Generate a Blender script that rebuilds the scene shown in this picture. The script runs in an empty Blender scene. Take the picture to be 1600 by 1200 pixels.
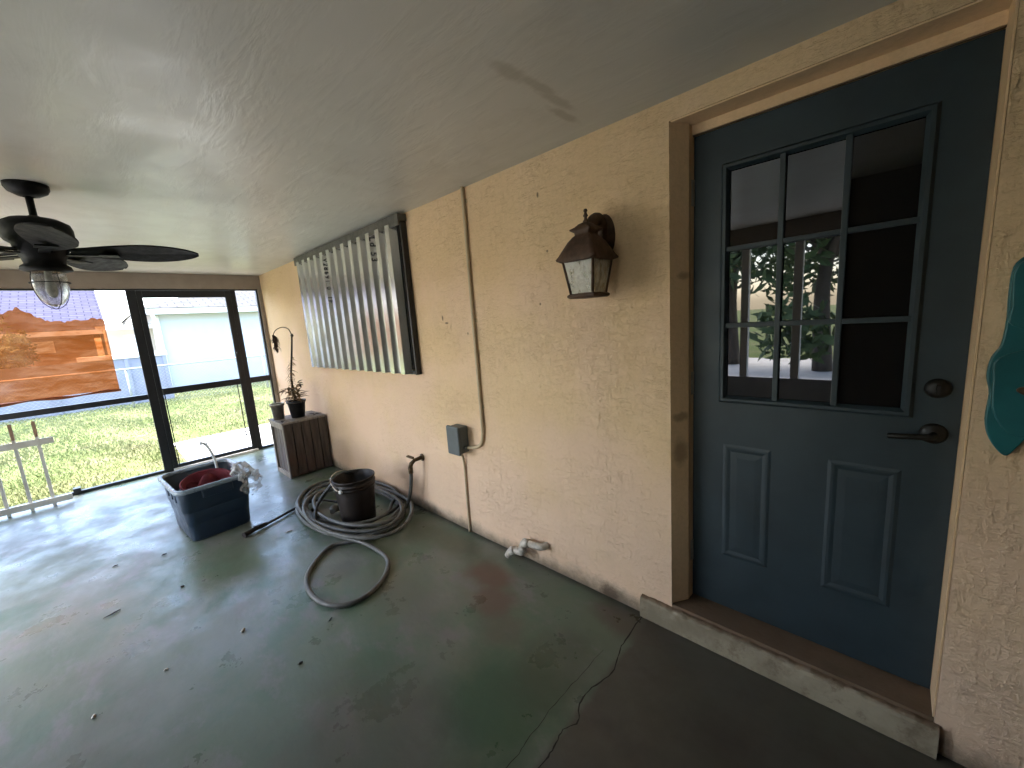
import bpy, bmesh, math, random
from mathutils import Vector, Matrix
random.seed(7)
SC = bpy.context.scene
COL = SC.collection
rad = math.radians
H = 2.2795          # ceiling height
XE = 5.395          # plane of the screened end
YO = 3.10           # outer side of the porch

# ------------------------------------------------------------------ mesh helper
class MB:
    def __init__(s): s.v = []; s.f = []; s.sm = []
    def add(s, vs, fs, smooth=False):
        o = len(s.v); s.v += [tuple(v) for v in vs]
        s.f += [tuple(i + o for i in f) for f in fs]; s.sm += [smooth] * len(fs); return s
    def box(s, x0, x1, y0, y1, z0, z1, M=None):
        vs = [Vector((x, y, z)) for z in (z0, z1) for y in (y0, y1) for x in (x0, x1)]
        if M is not None: vs = [M @ v for v in vs]
        return s.add(vs, [(0, 2, 3, 1), (4, 5, 7, 6), (0, 1, 5, 4), (2, 6, 7, 3), (0, 4, 6, 2), (1, 3, 7, 5)])
    def quad(s, a, b, c, d): return s.add([a, b, c, d], [(0, 1, 2, 3)])
    def tube(s, pts, r, n=10, closed=False, caps=True):
        pts = [Vector(p) for p in pts]; m = len(pts)
        rr = r if isinstance(r, (list, tuple)) else [r] * m
        vs = []; prev = None
        for i in range(m):
            if closed: t = pts[(i + 1) % m] - pts[i - 1]
            else: t = pts[min(i + 1, m - 1)] - pts[max(i - 1, 0)]
            t.normalize()
            if prev is None:
                a = Vector((0, 0, 1)) if abs(t.z) < .9 else Vector((1, 0, 0))
                u = t.cross(a).normalized()
            else:
                u = (prev - t * prev.dot(t)).normalized()
            prev = u; w = t.cross(u)
            for k in range(n):
                a = 2 * math.pi * k / n
                vs.append(pts[i] + (u * math.cos(a) + w * math.sin(a)) * rr[i])
        fs = []
        for i in range(m if closed else m - 1):
            j = (i + 1) % m
            for k in range(n):
                l = (k + 1) % n
                fs.append((i * n + k, i * n + l, j * n + l, j * n + k))
        s.add(vs, fs, True)
        if caps and not closed:
            o = len(s.v) - len(vs)
            s.f.append(tuple(o + k for k in reversed(range(n)))); s.sm.append(False)
            s.f.append(tuple(o + (m - 1) * n + k for k in range(n))); s.sm.append(False)
        return s
    def lathe(s, prof, c=(0, 0, 0), n=32, smooth=True, M=None):
        vs = []
        for (r, z) in prof:
            for k in range(n):
                a = 2 * math.pi * k / n
                v = Vector((r * math.cos(a), r * math.sin(a), z))
                if M is not None: v = M @ v
                vs.append(v + Vector(c))
        fs = []
        for i in range(len(prof) - 1):
            for k in range(n):
                l = (k + 1) % n
                fs.append((i * n + k, i * n + l, (i + 1) * n + l, (i + 1) * n + k))
        return s.add(vs, fs, smooth)
    def prism(s, poly, fn):
        """poly: list of 2-D points; fn(u, v, w) -> 3-D, w 0..1 through the thickness"""
        n = len(poly)
        vs = [fn(u, v, 0) for u, v in poly] + [fn(u, v, 1) for u, v in poly]
        fs = [tuple(reversed(range(n))), tuple(range(n, 2 * n))]
        for i in range(n):
            j = (i + 1) % n; fs.append((i, j, n + j, n + i))
        return s.add(vs, fs)
    def grid(s, fn, nu, nv, smooth=True):
        vs = [fn(i / nu, j / nv) for j in range(nv + 1) for i in range(nu + 1)]
        w = nu + 1
        fs = [(j * w + i, j * w + i + 1, (j + 1) * w + i + 1, (j + 1) * w + i) for j in range(nv) for i in range(nu)]
        return s.add(vs, fs, smooth)
    def build(s, name, m, parent=None, bevel=0, seg=2, solid=0, subd=0):
        me = bpy.data.meshes.new(name); me.from_pydata(s.v, [], s.f); me.validate()
        bm = bmesh.new(); bm.from_mesh(me)
        if solid == 0: bmesh.ops.recalc_face_normals(bm, faces=bm.faces)
        bm.to_mesh(me); bm.free()
        if len(s.sm) == len(me.polygons):
            me.polygons.foreach_set('use_smooth', s.sm)
        o = bpy.data.objects.new(name, me); COL.objects.link(o)
        if m is not None: me.materials.append(m)
        if parent is not None: o.parent = parent
        if subd:
            q = o.modifiers.new('sub', 'SUBSURF'); q.levels = q.render_levels = subd
        if solid:
            q = o.modifiers.new('sol', 'SOLIDIFY'); q.thickness = solid; q.offset = 0
        if bevel:
            q = o.modifiers.new('bev', 'BEVEL'); q.width = bevel; q.segments = seg; q.limit_method = 'ANGLE'; q.angle_limit = rad(40)
            q.harden_normals = False
        return o

def tag(o, label=None, cat=None, group=None, kind=None):
    if label: o['label'] = label
    if cat: o['category'] = cat
    if group: o['group'] = group
    if kind: o['kind'] = kind
    return o
def thing(name, label, cat, loc=(0, 0, 0), rz=0, group=None):
    o = bpy.data.objects.new(name, None); COL.objects.link(o); o.empty_display_size = .1
    o.location = loc; o.rotation_euler = (0, 0, rz)
    return tag(o, label, cat, group, 'thing')
def smooth_path(pts, k=8, closed=False):
    pts = [Vector(p) for p in pts]; n = len(pts); out = []
    for i in range(n if closed else n - 1):
        if closed: p0, p1, p2, p3 = pts[i - 1], pts[i], pts[(i + 1) % n], pts[(i + 2) % n]
        else: p0, p1, p2, p3 = pts[max(i - 1, 0)], pts[i], pts[i + 1], pts[min(i + 2, n - 1)]
        for j in range(k):
            t = j / k
            out.append(.5 * ((2 * p1) + (p2 - p0) * t + (2 * p0 - 5 * p1 + 4 * p2 - p3) * t * t + (3 * p1 - p0 - 3 * p2 + p3) * t ** 3))
    if not closed: out.append(pts[-1])
    return out

# ------------------------------------------------------------------ materials
class NT:
    def __init__(s, name):
        s.m = bpy.data.materials.new(name); s.m.use_nodes = True
        s.t = s.m.node_tree; s.p = s.t.nodes['Principled BSDF']
        s.tc = s.t.nodes.new('ShaderNodeTexCoord'); s.obj = s.tc.outputs['Object']
    def n(s, typ, **kw):
        o = s.t.nodes.new(typ)
        for k, v in kw.items(): setattr(o, k, v)
        return o
    def l(s, a, b): s.t.links.new(a, b)
    def val(s, sock, v):
        if hasattr(v, 'links'): s.l(v, sock)
        else: sock.default_value = v
    def map(s, scale=(1, 1, 1), rot=(0, 0, 0), loc=(0, 0, 0), vec=None):
        o = s.n('ShaderNodeMapping'); s.l(vec or s.obj, o.inputs[0])
        o.inputs['Scale'].default_value = scale; o.inputs['Rotation'].default_value = rot; o.inputs['Location'].default_value = loc
        return o.outputs[0]
    def noise(s, scale, detail=4, rough=.55, vec=None, dist=0):
        o = s.n('ShaderNodeTexNoise'); s.l(vec or s.obj, o.inputs['Vector'])
        o.inputs['Scale'].default_value = scale; o.inputs['Detail'].default_value = detail
        o.inputs['Roughness'].default_value = rough; o.inputs['Distortion'].default_value = dist
        return o.outputs['Fac']
    def rng(s, v, a, b, c=0., d=1., smooth=True):
        o = s.n('ShaderNodeMapRange', interpolation_type='SMOOTHSTEP' if smooth else 'LINEAR')
        s.val(o.inputs[0], v)
        for i, q in zip((1, 2, 3, 4), (a, b, c, d)): o.inputs[i].default_value = q
        return o.outputs[0]
    def math(s, op, a, b=0.):
        o = s.n('ShaderNodeMath', operation=op); s.val(o.inputs[0], a); s.val(o.inputs[1], b); return o.outputs[0]
    def mix(s, f, a, b, mode='MIX'):
        o = s.n('ShaderNodeMix', data_type='RGBA', blend_type=mode)
        s.val(o.inputs[0], f)
        for i, c in ((6, a), (7, b)):
            if hasattr(c, 'links'): s.l(c, o.inputs[i])
            else: o.inputs[i].default_value = (*c, 1)
        return o.outputs[2]
    def blob(s, c, r, edge=.35, nscale=9, namt=.5, vec=None):
        """soft-edged patch round point c with radii r, ragged by noise; 1 inside"""
        q = s.n('ShaderNodeVectorMath', operation='SUBTRACT'); s.l(vec or s.obj, q.inputs[0]); q.inputs[1].default_value = c
        d = s.n('ShaderNodeVectorMath', operation='DIVIDE'); s.l(q.outputs[0], d.inputs[0]); d.inputs[1].default_value = r
        e = s.n('ShaderNodeVectorMath', operation='LENGTH'); s.l(d.outputs[0], e.inputs[0])
        nn = s.noise(nscale, 4, .6)
        k = s.math('ADD', e.outputs['Value'], s.math('MULTIPLY', s.math('SUBTRACT', nn, .5), namt * 2))
        return s.rng(k, 1 - edge, 1 + edge, 1, 0)
    def bump(s, h, strength, dist=.01, normal=None):
        o = s.n('ShaderNodeBump'); s.l(h, o.inputs['Height']); o.inputs['Strength'].default_value = strength
        o.inputs['Distance'].default_value = dist
        if normal is not None: s.l(normal, o.inputs['Normal'])
        return o.outputs[0]
    def out(s, base=None, rough=None, metal=None, normal=None, spec=None, **kw):
        P = s.p.inputs
        if base is not None:
            if hasattr(base, 'links'): s.l(base, P['Base Color'])
            else: P['Base Color'].default_value = (*base, 1)
        for k, v in (('Roughness', rough), ('Metallic', metal), ('Specular IOR Level', spec)):
            if v is not None: s.val(P[k], v)
        for k, v in kw.items(): s.val(P[k.replace('_', ' ')], v)
        if normal is not None: s.l(normal, P['Normal'])
        return s.m

def simple(name, c, rough=.5, metal=0., var=.25, scale=14, bump=.0, c2=None, spec=.5):
    a = NT(name); f = a.rng(a.noise(scale, 5, .6), .3, .7)
    lo = c2 or tuple(q * (1 - var) for q in c)
    b = a.mix(f, lo, c)
    r = a.rng(a.noise(scale * 2.3, 4), .3, .7, max(rough - .08, .02), min(rough + .08, 1))
    nm = a.bump(a.noise(scale * 6, 3), bump, .004) if bump else None
    return a.out(b, r, metal, nm, spec)

def stucco(name, c1, c2, strength=.68):
    a = NT(name)
    big = a.rng(a.noise(.9, 4, .6), .3, .7)
    col = a.mix(big, c1, c2)
    fine = a.rng(a.noise(55, 4, .7), .35, .75)
    col = a.mix(a.math('MULTIPLY', fine, .22), col, tuple(q * .62 for q in c1))
    # trowel skips: a stretched, distorted noise pressed in on a rough ground
    v1 = a.map((.75, 1, 2.2), (0, rad(38), 0))
    n1 = a.rng(a.noise(15, 5, .68, v1), .44, .68)
    v2 = a.map((2.2, 1, .8), (0, rad(-25), 0), (3, 1, 2))
    n2 = a.rng(a.noise(17, 5, .68, v2), .46, .70)
    zone = a.rng(a.noise(1.9, 4, .6), .40, .62)
    h = a.math('ADD', a.math('MULTIPLY', n1, .55), a.math('MULTIPLY', n2, .5))
    h = a.math('MULTIPLY', h, a.math('ADD', a.math('MULTIPLY', zone, .75), .30))
    h = a.math('ADD', h, a.math('MULTIPLY', a.noise(80, 5, .75), .30))
    h = a.math('ADD', h, a.math('MULTIPLY', a.noise(4, 3, .5), .6))
    streak = a.rng(a.noise(3.2, 6, .7, a.map((1.6, 1, .35))), .54, .72)
    col = a.mix(a.math('MULTIPLY', streak, .16), col, tuple(q * .55 for q in c1))
    scuff = a.rng(a.noise(21, 6, .75, a.map((1, 1, 1.6), (0, .6, 0))), .64, .74)
    col = a.mix(a.math('MULTIPLY', scuff, .35), col, tuple(min(1, q * 1.12) for q in c2))
    return a, col, a.bump(h, strength, .012)

M = {}
# house wall: tan painted stucco, grime near the floor, a few chips
a, col, nm = stucco('tan_stucco', (.70, .49, .285), (.76, .55, .335))
sp0 = a.n('ShaderNodeSeparateXYZ'); a.l(a.obj, sp0.inputs[0])
pink = a.rng(a.math('ADD', a.noise(1.6, 3), a.math('MULTIPLY', sp0.outputs[2], -.16)), .18, .48)
col = a.mix(a.math('MULTIPLY', pink, .7), col, (.75, .53, .385))
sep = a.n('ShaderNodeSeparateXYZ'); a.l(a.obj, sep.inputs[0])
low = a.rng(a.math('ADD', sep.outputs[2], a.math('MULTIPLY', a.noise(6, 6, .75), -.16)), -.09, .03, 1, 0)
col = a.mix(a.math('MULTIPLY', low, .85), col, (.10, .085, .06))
for c, r in (((1.55, 0, 1.53), (.008, .1, .016)), ((1.51, 0, 1.495), (.016, .1, .006)), ((.667, 0, 2.10), (.006, .1, .012)), ((.625, 0, 1.82), (.006, .1, .006)),
             ((.69, 0, 1.56), (.006, .1, .006)), ((.33, 0, .02), (.05, .1, .05)), ((1.3, 0, 1.42), (.005, .1, .008))):
    col = a.mix(a.math('MULTIPLY', a.blob(c, r, .5, 60, .5), .8), col, (.09, .06, .04))
M['stucco'] = a.out(col, .82, 0, nm, .3)
a, col, nm = stucco('tan_reveal_paint', (.72, .49, .28), (.78, .55, .33), .18)
for c, r in (((-.03, -.06, 1.62), (.03, .03, .015)), ((-.02, -.05, 1.02), (.04, .04, .02)), ((-.02, -.05, .86), (.03, .04, .06))):
    col = a.mix(a.math('MULTIPLY', a.blob(c, r, .5, 30, .5), .7), col, (.30, .19, .11))
M['reveal'] = a.out(col, .5, 0, nm, .4)

# ceiling: skip-trowelled, semi-gloss warm white paint with one water stain
a = NT('ceiling_paint')
col = a.mix(a.rng(a.noise(1.3, 4), .3, .7), (.50, .49, .435), (.56, .545, .485))
st = a.math('MAXIMUM', a.blob((.275, .60, H), (.028, .075, .3), .5, 22, .55), a.blob((.265, .47, H), (.02, .11, .3), .5, 26, .6))
st = a.math('MAXIMUM', st, a.blob((.28, .34, H), (.022, .09, .3), .5, 26, .6))
st = a.math('MAXIMUM', st, a.blob((.33, .22, H), (.02, .09, .3), .5, 26, .6))
col = a.mix(a.math('MULTIPLY', st, .42), col, (.21, .17, .11))
col = a.mix(a.math('MULTIPLY', a.rng(a.noise(2.3, 6, .68), .48, .72), .30), col, (.36, .33, .26))
v1 = a.map((.55, 2.2, 1), (0, 0, rad(-14)))
h = a.math('ADD', a.rng(a.noise(5.5, 4, .6, v1, .3), .44, .66), a.math('MULTIPLY', a.noise(38, 4, .6), .12))
h = a.math('ADD', h, a.math('MULTIPLY', a.noise(1.1, 2), 1.2))
M['ceiling'] = a.out(col, a.rng(a.noise(6, 3), .3, .7, .30, .42), 0, a.bump(h, .085, .012), .5)

# floor: worn grey-green porch paint over concrete
a = NT('worn_floor_paint')
n1 = a.rng(a.noise(1.15, 7, .62), .40, .60)
col = a.mix(n1, (.098, .130, .088), (.142, .156, .130))
col = a.mix(a.math('MULTIPLY', a.rng(a.noise(2.1, 7, .66, a.map(loc=(4, 2, 0))), .47, .63), .8), col, (.066, .122, .080))
col = a.mix(a.math('MULTIPLY', a.rng(a.noise(2.9, 7, .68, a.map((1, 1.6, 1), (0, 0, .5), (1, 7, 0))), .52, .66), .75), col, (.172, .162, .162))
col = a.mix(a.math('MULTIPLY', a.rng(a.noise(1.7, 5, .6, a.map(loc=(9, 5, 0))), .52, .70), .45), col, (.085, .080, .062))
col = a.mix(a.math('MULTIPLY', a.rng(a.noise(40, 4, .7), .60, .75), .25), col, (.06, .06, .05))
def stain(c, r, colr, amt, edge=.5, ns=7, na=.6):
    global col
    col = a.mix(a.math('MULTIPLY', a.blob((*c, 0), (*r, 1), edge, ns, na), amt), col, colr)
stain((.98, .27), (.16, .10), (.105, .052, .036), .85)
stain((.80, .40), (.13, .10), (.10, .058, .042), .8)
stain((.62, .52), (.12, .10), (.10, .075, .055), .5)
stain((.38, .80), (.22, .26), (.036, .088, .052), .95)
stain((.30, .52), (.16, .22), (.045, .066, .044), .7)
stain((1.20, .70), (.35, .12), (.10, .10, .085), .5)
stain((1.45, .18), (.35, .10), (.065, .075, .045), .75)
stain((1.80, .24), (.22, .12), (.075, .09, .055), .7)
stain((1.75, .80), (.10, .08), (.075, .075, .065), .6)
stain((.60, 1.25), (.35, .30), (.085, .075, .062), .6)
stain((.18, .10), (.18, .09), (.07, .05, .035), .75)
# bare brownish slab beyond the long crack
spx = a.n('ShaderNodeSeparateXYZ'); a.l(a.obj, spx.inputs[0])
edge = a.math('ADD', spx.outputs[0], a.math('MULTIPLY', a.math('SUBTRACT', a.noise(5, 5, .6), .5), .09))
past = a.rng(edge, .085, .125, 1, 0)
col = a.mix(a.math('MULTIPLY', past, .88), col, a.mix(a.rng(a.noise(3.5, 5, .6), .35, .65), (.062, .050, .038), (.082, .072, .054)))
# ragged dark line where the floor meets the wall
edge_dark = a.rng(a.math('ADD', spx.outputs[1], a.math('MULTIPLY', a.noise(9, 5, .7), -.05)), -.025, .03, 1, 0)
col = a.mix(a.math('MULTIPLY', edge_dark, .8), col, (.03, .028, .02))
rgh = a.rng(a.noise(3.2, 7, .66), .32, .68, .24, .50)
rgh = a.math('ADD', rgh, a.math('MULTIPLY', past, .2))
v1 = a.map((1, 2.0, 1), (0, 0, .6))
h = a.math('ADD', a.math('MULTIPLY', a.noise(3.2, 4, .5, v1), 1.0), a.math('MULTIPLY', a.noise(26, 4, .6), .12))
M['floor'] = a.out(col, rgh, 0, a.bump(h, .22, .02), .5)
M['crack'] = simple('crack_dark', (.018, .016, .012), .9)

M['sill'] = None
a = NT('worn_white_sill')
col = a.mix(a.rng(a.noise(4, 5, .65), .35, .62), (.22, .18, .12), (.33, .28, .195))
sp = a.n('ShaderNodeSeparateXYZ'); a.l(a.obj, sp.inputs[0])
topd = a.rng(a.math('ADD', sp.outputs[1], a.math('MULTIPLY', a.noise(11, 5, .7), .03)), .022, .042, 1, 0)
col = a.mix(a.math('MULTIPLY', topd, .85), col, (.15, .09, .055))
col = a.mix(a.math('MULTIPLY', a.rng(a.noise(9, 7, .78), .50, .68), .7), col, (.15, .105, .065))
M['sill'] = a.out(col, .75, 0, a.bump(a.noise(30, 5, .7), .5, .008), .3)

M['door'] = simple('blue_grey_door_paint', (.021, .036, .045), .5, 0, .3, 3.5, .10)
M['beam'] = simple('taupe_beam_paint', (.30, .245, .20), .6, 0, .2, 4, .1)
M['bronze'] = simple('dark_bronze_aluminium', (.012, .013, .017), .42, .0, .3, 20)
M['fan'] = simple('black_fan_metal', (.004, .0042, .005), .6, 0, .3, 20, 0, None, .2)
M['blade'] = simple('black_brown_blade', (.0055, .005, .0055), .65, 0, .35, 12, .3, None, .2)
M['steel'] = simple('hinge_steel', (.45, .40, .33), .4, .8, .3, 40)
M['knob'] = simple('dark_lever_bronze', (.010, .008, .006), .5, .3, .3, 40)
M['conduit'] = simple('tan_conduit_paint', (.54, .42, .265), .55, 0, .15, 8)
M['jbox'] = simple('grey_box_plastic', (.10, .115, .115), .5, 0, .15, 10)
M['pvc'] = simple('dirty_pvc', (.58, .52, .43), .5, 0, .4, 30)
M['brass'] = simple('weathered_brass', (.12, .075, .035), .55, .5, .5, 40)
M['bucket'] = simple('dark_brown_plastic', (.018, .012, .010), .5, 0, .35, 9, 0, None, .3)
M['white'] = simple('white_plastic', (.70, .70, .67), .45, 0, .15, 12)
M['hose'] = simple('grey_rubber_hose', (.115, .115, .105), .55, 0, .45, 18, .1)
M['hose_dark'] = simple('black_rubber_hose', (.020, .020, .020), .5, 0, .4, 18)
M['tote'] = simple('navy_tote_plastic', (.017, .034, .062), .38, 0, .22, 6)
M['tote_rim'] = simple('navy_rim_plastic', (.22, .27, .32), .3, 0, .2, 6, 0, None, .8)
M['red'] = simple('dark_red_cloth', (.20, .022, .036), .8, 0, .4, 12, .3)
M['tubew'] = simple('pale_vinyl_tube', (.62, .68, .70), .35, 0, .1, 12)
M['wood'] = None
a = NT('grey_brown_weathered_wood')
g = a.noise(9, 6, .65, a.map((5, 5, .35)), .4)
col = a.mix(a.rng(g, .35, .65), (.045, .030, .024), (.105, .078, .062))
col = a.mix(a.math('MULTIPLY', a.rng(a.noise(4, 5, .6), .5, .7), .5), col, (.10, .045, .035))
M['wood'] = a.out(col, .55, 0, a.bump(g, .25, .004), .4)
a = NT('pale_crate_frame')
g = a.noise(9, 6, .65, a.map((5, 5, .35)), .4)
M['wood2'] = a.out(a.mix(a.rng(g, .35, .65), (.17, .145, .12), (.28, .245, .21)), .6, 0, a.bump(g, .25, .004), .4)
M['gate'] = simple('aged_white_gate_paint', (.62, .60, .54), .55, 0, .25, 9)
M['gate_shaded'] = simple('shaded_picket_tip_tone', (.34, .22, .15), .75, 0, .3, 20)  # shadow tone for the upper pickets, put into the colour
M['pot'] = simple('black_nursery_pot', (.015, .015, .017), .45, 0, .3, 14)
M['tin'] = simple('dull_tin_pot', (.22, .19, .165), .45, .3, .5, 22)
M['soil'] = simple('potting_soil', (.035, .024, .016), .95, 0, .5, 60, .5)
M['deadleaf'] = simple('dried_leaf', (.30, .19, .10), .8, 0, .55, 40)
M['stem'] = simple('dark_stem', (.035, .028, .018), .8, 0, .4, 30)
M['rust'] = simple('rusty_brown_lantern', (.095, .050, .030), .62, .25, .45, 26, .2)
M['teal'] = simple('teal_paint', (.010, .120, .130), .5, 0, .3, 7, .15)
M['brownpaint'] = simple('brown_paint', (.085, .045, .02), .6, 0, .3, 12)
M['galv'] = None
a = NT('bare_aluminium_panel')
col = a.mix(a.rng(a.noise(1.6, 3, .5, a.map((2, 2, .4))), .3, .7), (.62, .615, .59), (.70, .695, .665))
M['galv'] = a.out(col, a.rng(a.noise(2.2, 2, .5), .3, .7, .17, .22), .78)
M['track'] = simple('dull_track_metal', (.15, .145, .13), .5, .6, .3, 16)
M['void'] = simple('dark_void', (.006, .006, .006), .8)
M['ink'] = simple('black_marker_ink', (.010, .010, .012), .6)
a = NT('dark_window_glass')
M['glass'] = a.out((.006, .007, .008), .015, 0, None, .5, IOR=1.95)
a = NT('seeded_lantern_glass')
M['lglass'] = a.out(a.mix(a.rng(a.noise(34, 5, .65, a.map((1, 1, .5))), .35, .65), (.68, .65, .56), (.92, .90, .83)), .22, 0, a.bump(a.noise(60, 4), .8, .006), .5, Transmission_Weight=.7)
a = NT('clear_fan_glass')
M['fglass'] = a.out(a.mix(a.rng(a.noise(40, 4), .35, .65), (.62, .62, .60), (.82, .82, .80)), .16, 0, None, .5, Transmission_Weight=.88, IOR=1.2)
a = NT('clear_plastic_bag')
mx = a.n('ShaderNodeMixShader'); tr = a.n('ShaderNodeBsdfTransparent')
a.out((.55, .56, .56), .25, 0, a.bump(a.noise(28, 5, .6), .8, .01))
a.l(tr.outputs[0], mx.inputs[1]); a.l(a.p.outputs[0], mx.inputs[2])
a.l(a.rng(a.noise(16, 4, .6), .35, .65, .2, .75), mx.inputs[0])
a.l(mx.outputs[0], a.t.nodes['Material Output'].inputs[0]); M['bag'] = a.m
# amber vinyl film: part tinted see-through, part back-lit scatter
a = NT('amber_vinyl_film')
str_ = a.noise(5, 5, .65, a.map((1, .9, 3.2)), .6)
tcol = a.mix(a.rng(str_, .35, .65), (.36, .11, .03), (.52, .22, .10))
tl = a.n('ShaderNodeBsdfTranslucent'); a.l(a.mix(a.rng(str_, .35, .65), (.22, .060, .012), (.31, .115, .04)), tl.inputs[0])
tr = a.n('ShaderNodeBsdfTransparent'); a.l(tcol, tr.inputs[0])
mx = a.n('ShaderNodeMixShader'); mx.inputs[0].default_value = .42
a.l(tr.outputs[0], mx.inputs[1]); a.l(tl.outputs[0], mx.inputs[2])
gl = a.n('ShaderNodeBsdfGlossy'); gl.inputs['Roughness'].default_value = .2
m2 = a.n('ShaderNodeMixShader'); m2.inputs[0].default_value = .05
a.l(mx.outputs[0], m2.inputs[1]); a.l(gl.outputs[0], m2.inputs[2])
a.l(m2.outputs[0], a.t.nodes['Material Output'].inputs[0]); M['film'] = a.m
M['filmhem'] = simple('rolled_amber_hem', (.30, .075, .02), .5, 0, .4, 10)
# outside
a = NT('lawn_soil_and_turf')
col = a.mix(a.rng(a.noise(.55, 5, .6), .35, .65), (.11, .14, .045), (.16, .17, .07))
col = a.mix(a.math('MULTIPLY', a.rng(a.noise(1.6, 6, .7, a.map((1, .6, 1))), .50, .68), .8), col, (.22, .195, .115))
col = a.mix(a.math('MULTIPLY', a.rng(a.noise(14, 5, .7), .5, .7), .5), col, (.075, .13, .022))
M['lawn'] = a.out(col, .95, 0, a.bump(a.noise(30, 4, .7), .8, .04), .1)
a = NT('grass_blade')
inf = a.n('ShaderNodeObjectInfo')
col = a.mix(a.rng(a.noise(1.1, 5, .65), .35, .65), (.150, .18, .068), (.20, .21, .105))
col = a.mix(a.math('MULTIPLY', a.rng(a.noise(2.3, 5, .7), .55, .7), .8), col, (.25, .22, .125))
M['grass'] = a.out(col, .7, 0, None, .2)
a = NT('bleached_concrete')
col = a.mix(a.rng(a.noise(2, 5, .6), .3, .7), (.48, .46, .43), (.60, .58, .55))
col = a.mix(a.math('MULTIPLY', a.rng(a.noise(4.5, 6, .7), .60, .70), .7), col, (.22, .15, .09))
M['concrete'] = a.out(col, .85, 0, a.bump(a.noise(30, 4), .3, .01), .2)
M['whitewall'] = simple('white_house_paint', (.44, .46, .49), .8, 0, .05, 2, .1)
M['cream'] = simple('cream_house_paint', (.42, .37, .29), .8, 0, .08, 2, .1)
M['pinkwall'] = simple('peach_house_paint', (.36, .24, .19), .8, 0, .15, 2, .1)
M['trim'] = simple('white_trim', (.80, .80, .80), .5, 0, .05, 4)
M['greyvinyl'] = simple('grey_lavender_fence', (.24, .25, .31), .6, 0, .15, 3)
M['woodfence'] = simple('brown_board_fence', (.20, .12, .07), .8, 0, .4, 5, .2)
M['chain'] = simple('galvanised_wire', (.42, .44, .46), .45, .6, .2, 10)
M['darkwall'] = simple('dark_brown_wall', (.12, .095, .072), .7, 0, .2, 3, .1)  # dark so these unseen walls bounce little light
M['kneewall'] = simple('blue_grey_knee_wall', (.50, .52, .58), .6, 0, .15, 3)
def shingle(name, c1, c2):
    a = NT(name)
    br = a.n('ShaderNodeTexBrick'); a.l(a.map((1, 1, 1), vec=a.tc.outputs['UV']), br.inputs['Vector'])
    br.inputs['Color1'].default_value = (*c1, 1); br.inputs['Color2'].default_value = (*c2, 1)
    br.inputs['Mortar'].default_value = (*[q * .55 for q in c1], 1)
    br.inputs['Scale'].default_value = 1; br.inputs['Mortar Size'].default_value = .016
    br.inputs['Brick Width'].default_value = .40; br.inputs['Row Height'].default_value = .20
    col = a.mix(a.math('MULTIPLY', a.rng(a.noise(9, 4), .4, .7), .3), br.outputs['Color'], tuple(q * .7 for q in c1))
    return a.out(col, .95, 0, a.bump(br.outputs['Fac'], -.4, .02), 0.)
M['roofL'] = shingle('lavender_shingles', (.058, .056, .084), (.074, .071, .102))
M['roofG'] = shingle('grey_shingles', (.085, .085, .085), (.115, .115, .115))
M['bark'] = simple('bark', (.10, .075, .055), .9, 0, .4, 20, .5)
a = NT('leaf_green')
M['leaf'] = a.out(a.mix(a.rng(a.noise(1.3, 4), .35, .65), (.050, .085, .030), (.12, .17, .06)), .6, 0, None, .3)

def uv_planar(o, fn):
    me = o.data; uv = me.uv_layers.new(name='UVMap')
    for lp in me.loops: uv.data[lp.index].uv = fn(me.vertices[lp.vertex_index].co)

# ------------------------------------------------------------------ setting: floor, ceiling, house wall
b = MB(); b.box(-2.6, XE + .09, -.0, YO + .12, -.12, 0); fl = b.build('floor', M['floor']); tag(fl, kind='structure')
def crack(pts, w):
    pts = smooth_path([(x + random.uniform(-.006, .006), y, 0) for x, y in pts], 5)
    vs = []; fs = []
    for i, p in enumerate(pts):
        q = w * random.uniform(.5, 1.3); j = random.uniform(-.003, .003)
        vs += [(p.x - q + j, p.y, .0008), (p.x + q + j, p.y, .0008)]
        if i: fs.append((2 * i - 2, 2 * i - 1, 2 * i + 1, 2 * i))
    c = MB(); c.add(vs, fs); return c.build('floor_crack', M['crack'], fl)
crack([(.14, .02), (.136, .21), (.118, .29), (.097, .40), (.119, .51), (.121, .60), (.089, .66), (.11, .72), (.103, .79), (.099, .87), (.11, 1.1), (.08, 1.5)], .0028)
crack([(.187, .32), (.193, .52), (.197, .66), (.189, .84), (.181, .92), (.19, 1.3)], .0013)

b = MB(); b.box(-2.6, XE, 0, YO, H, H + .02); tag(b.build('ceiling', M['ceiling']), kind='structure')
b = MB(); b.box(-3.2, XE + .55, -7, YO + .95, H + .021, H + .22); tag(b.build('roof', M['roofG']), kind='structure')  # outer eave made long to hold back sun and high sky light

# long house wall with the door opening
DX0, DX1, DZ0, DZ1 = -.852, 0.0, .126, 2.203
hw = thing('house_wall', 'tan rough stucco house wall running the length of the porch', 'wall')
def plane_xz(x0, x1, z0, z1, y, b, nx=1):
    b.quad((x1, y, z0), (x0, y, z0), (x0, y, z1), (x1, y, z1))
b = MB()
b.box(-2.6, DX1 - .852, -.16, 0, -.12, H); b.box(DX1, XE + .09, -.16, 0, -.12, H)
b.box(DX0, DX1, -.16, 0, DZ1, H)
b.build('wall_face', M['stucco'], hw)
b = MB(); b.box(-2.6, XE + .05, -7, -.161, -.12, H); b.build('inner_mass', M['void'], hw)
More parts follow.
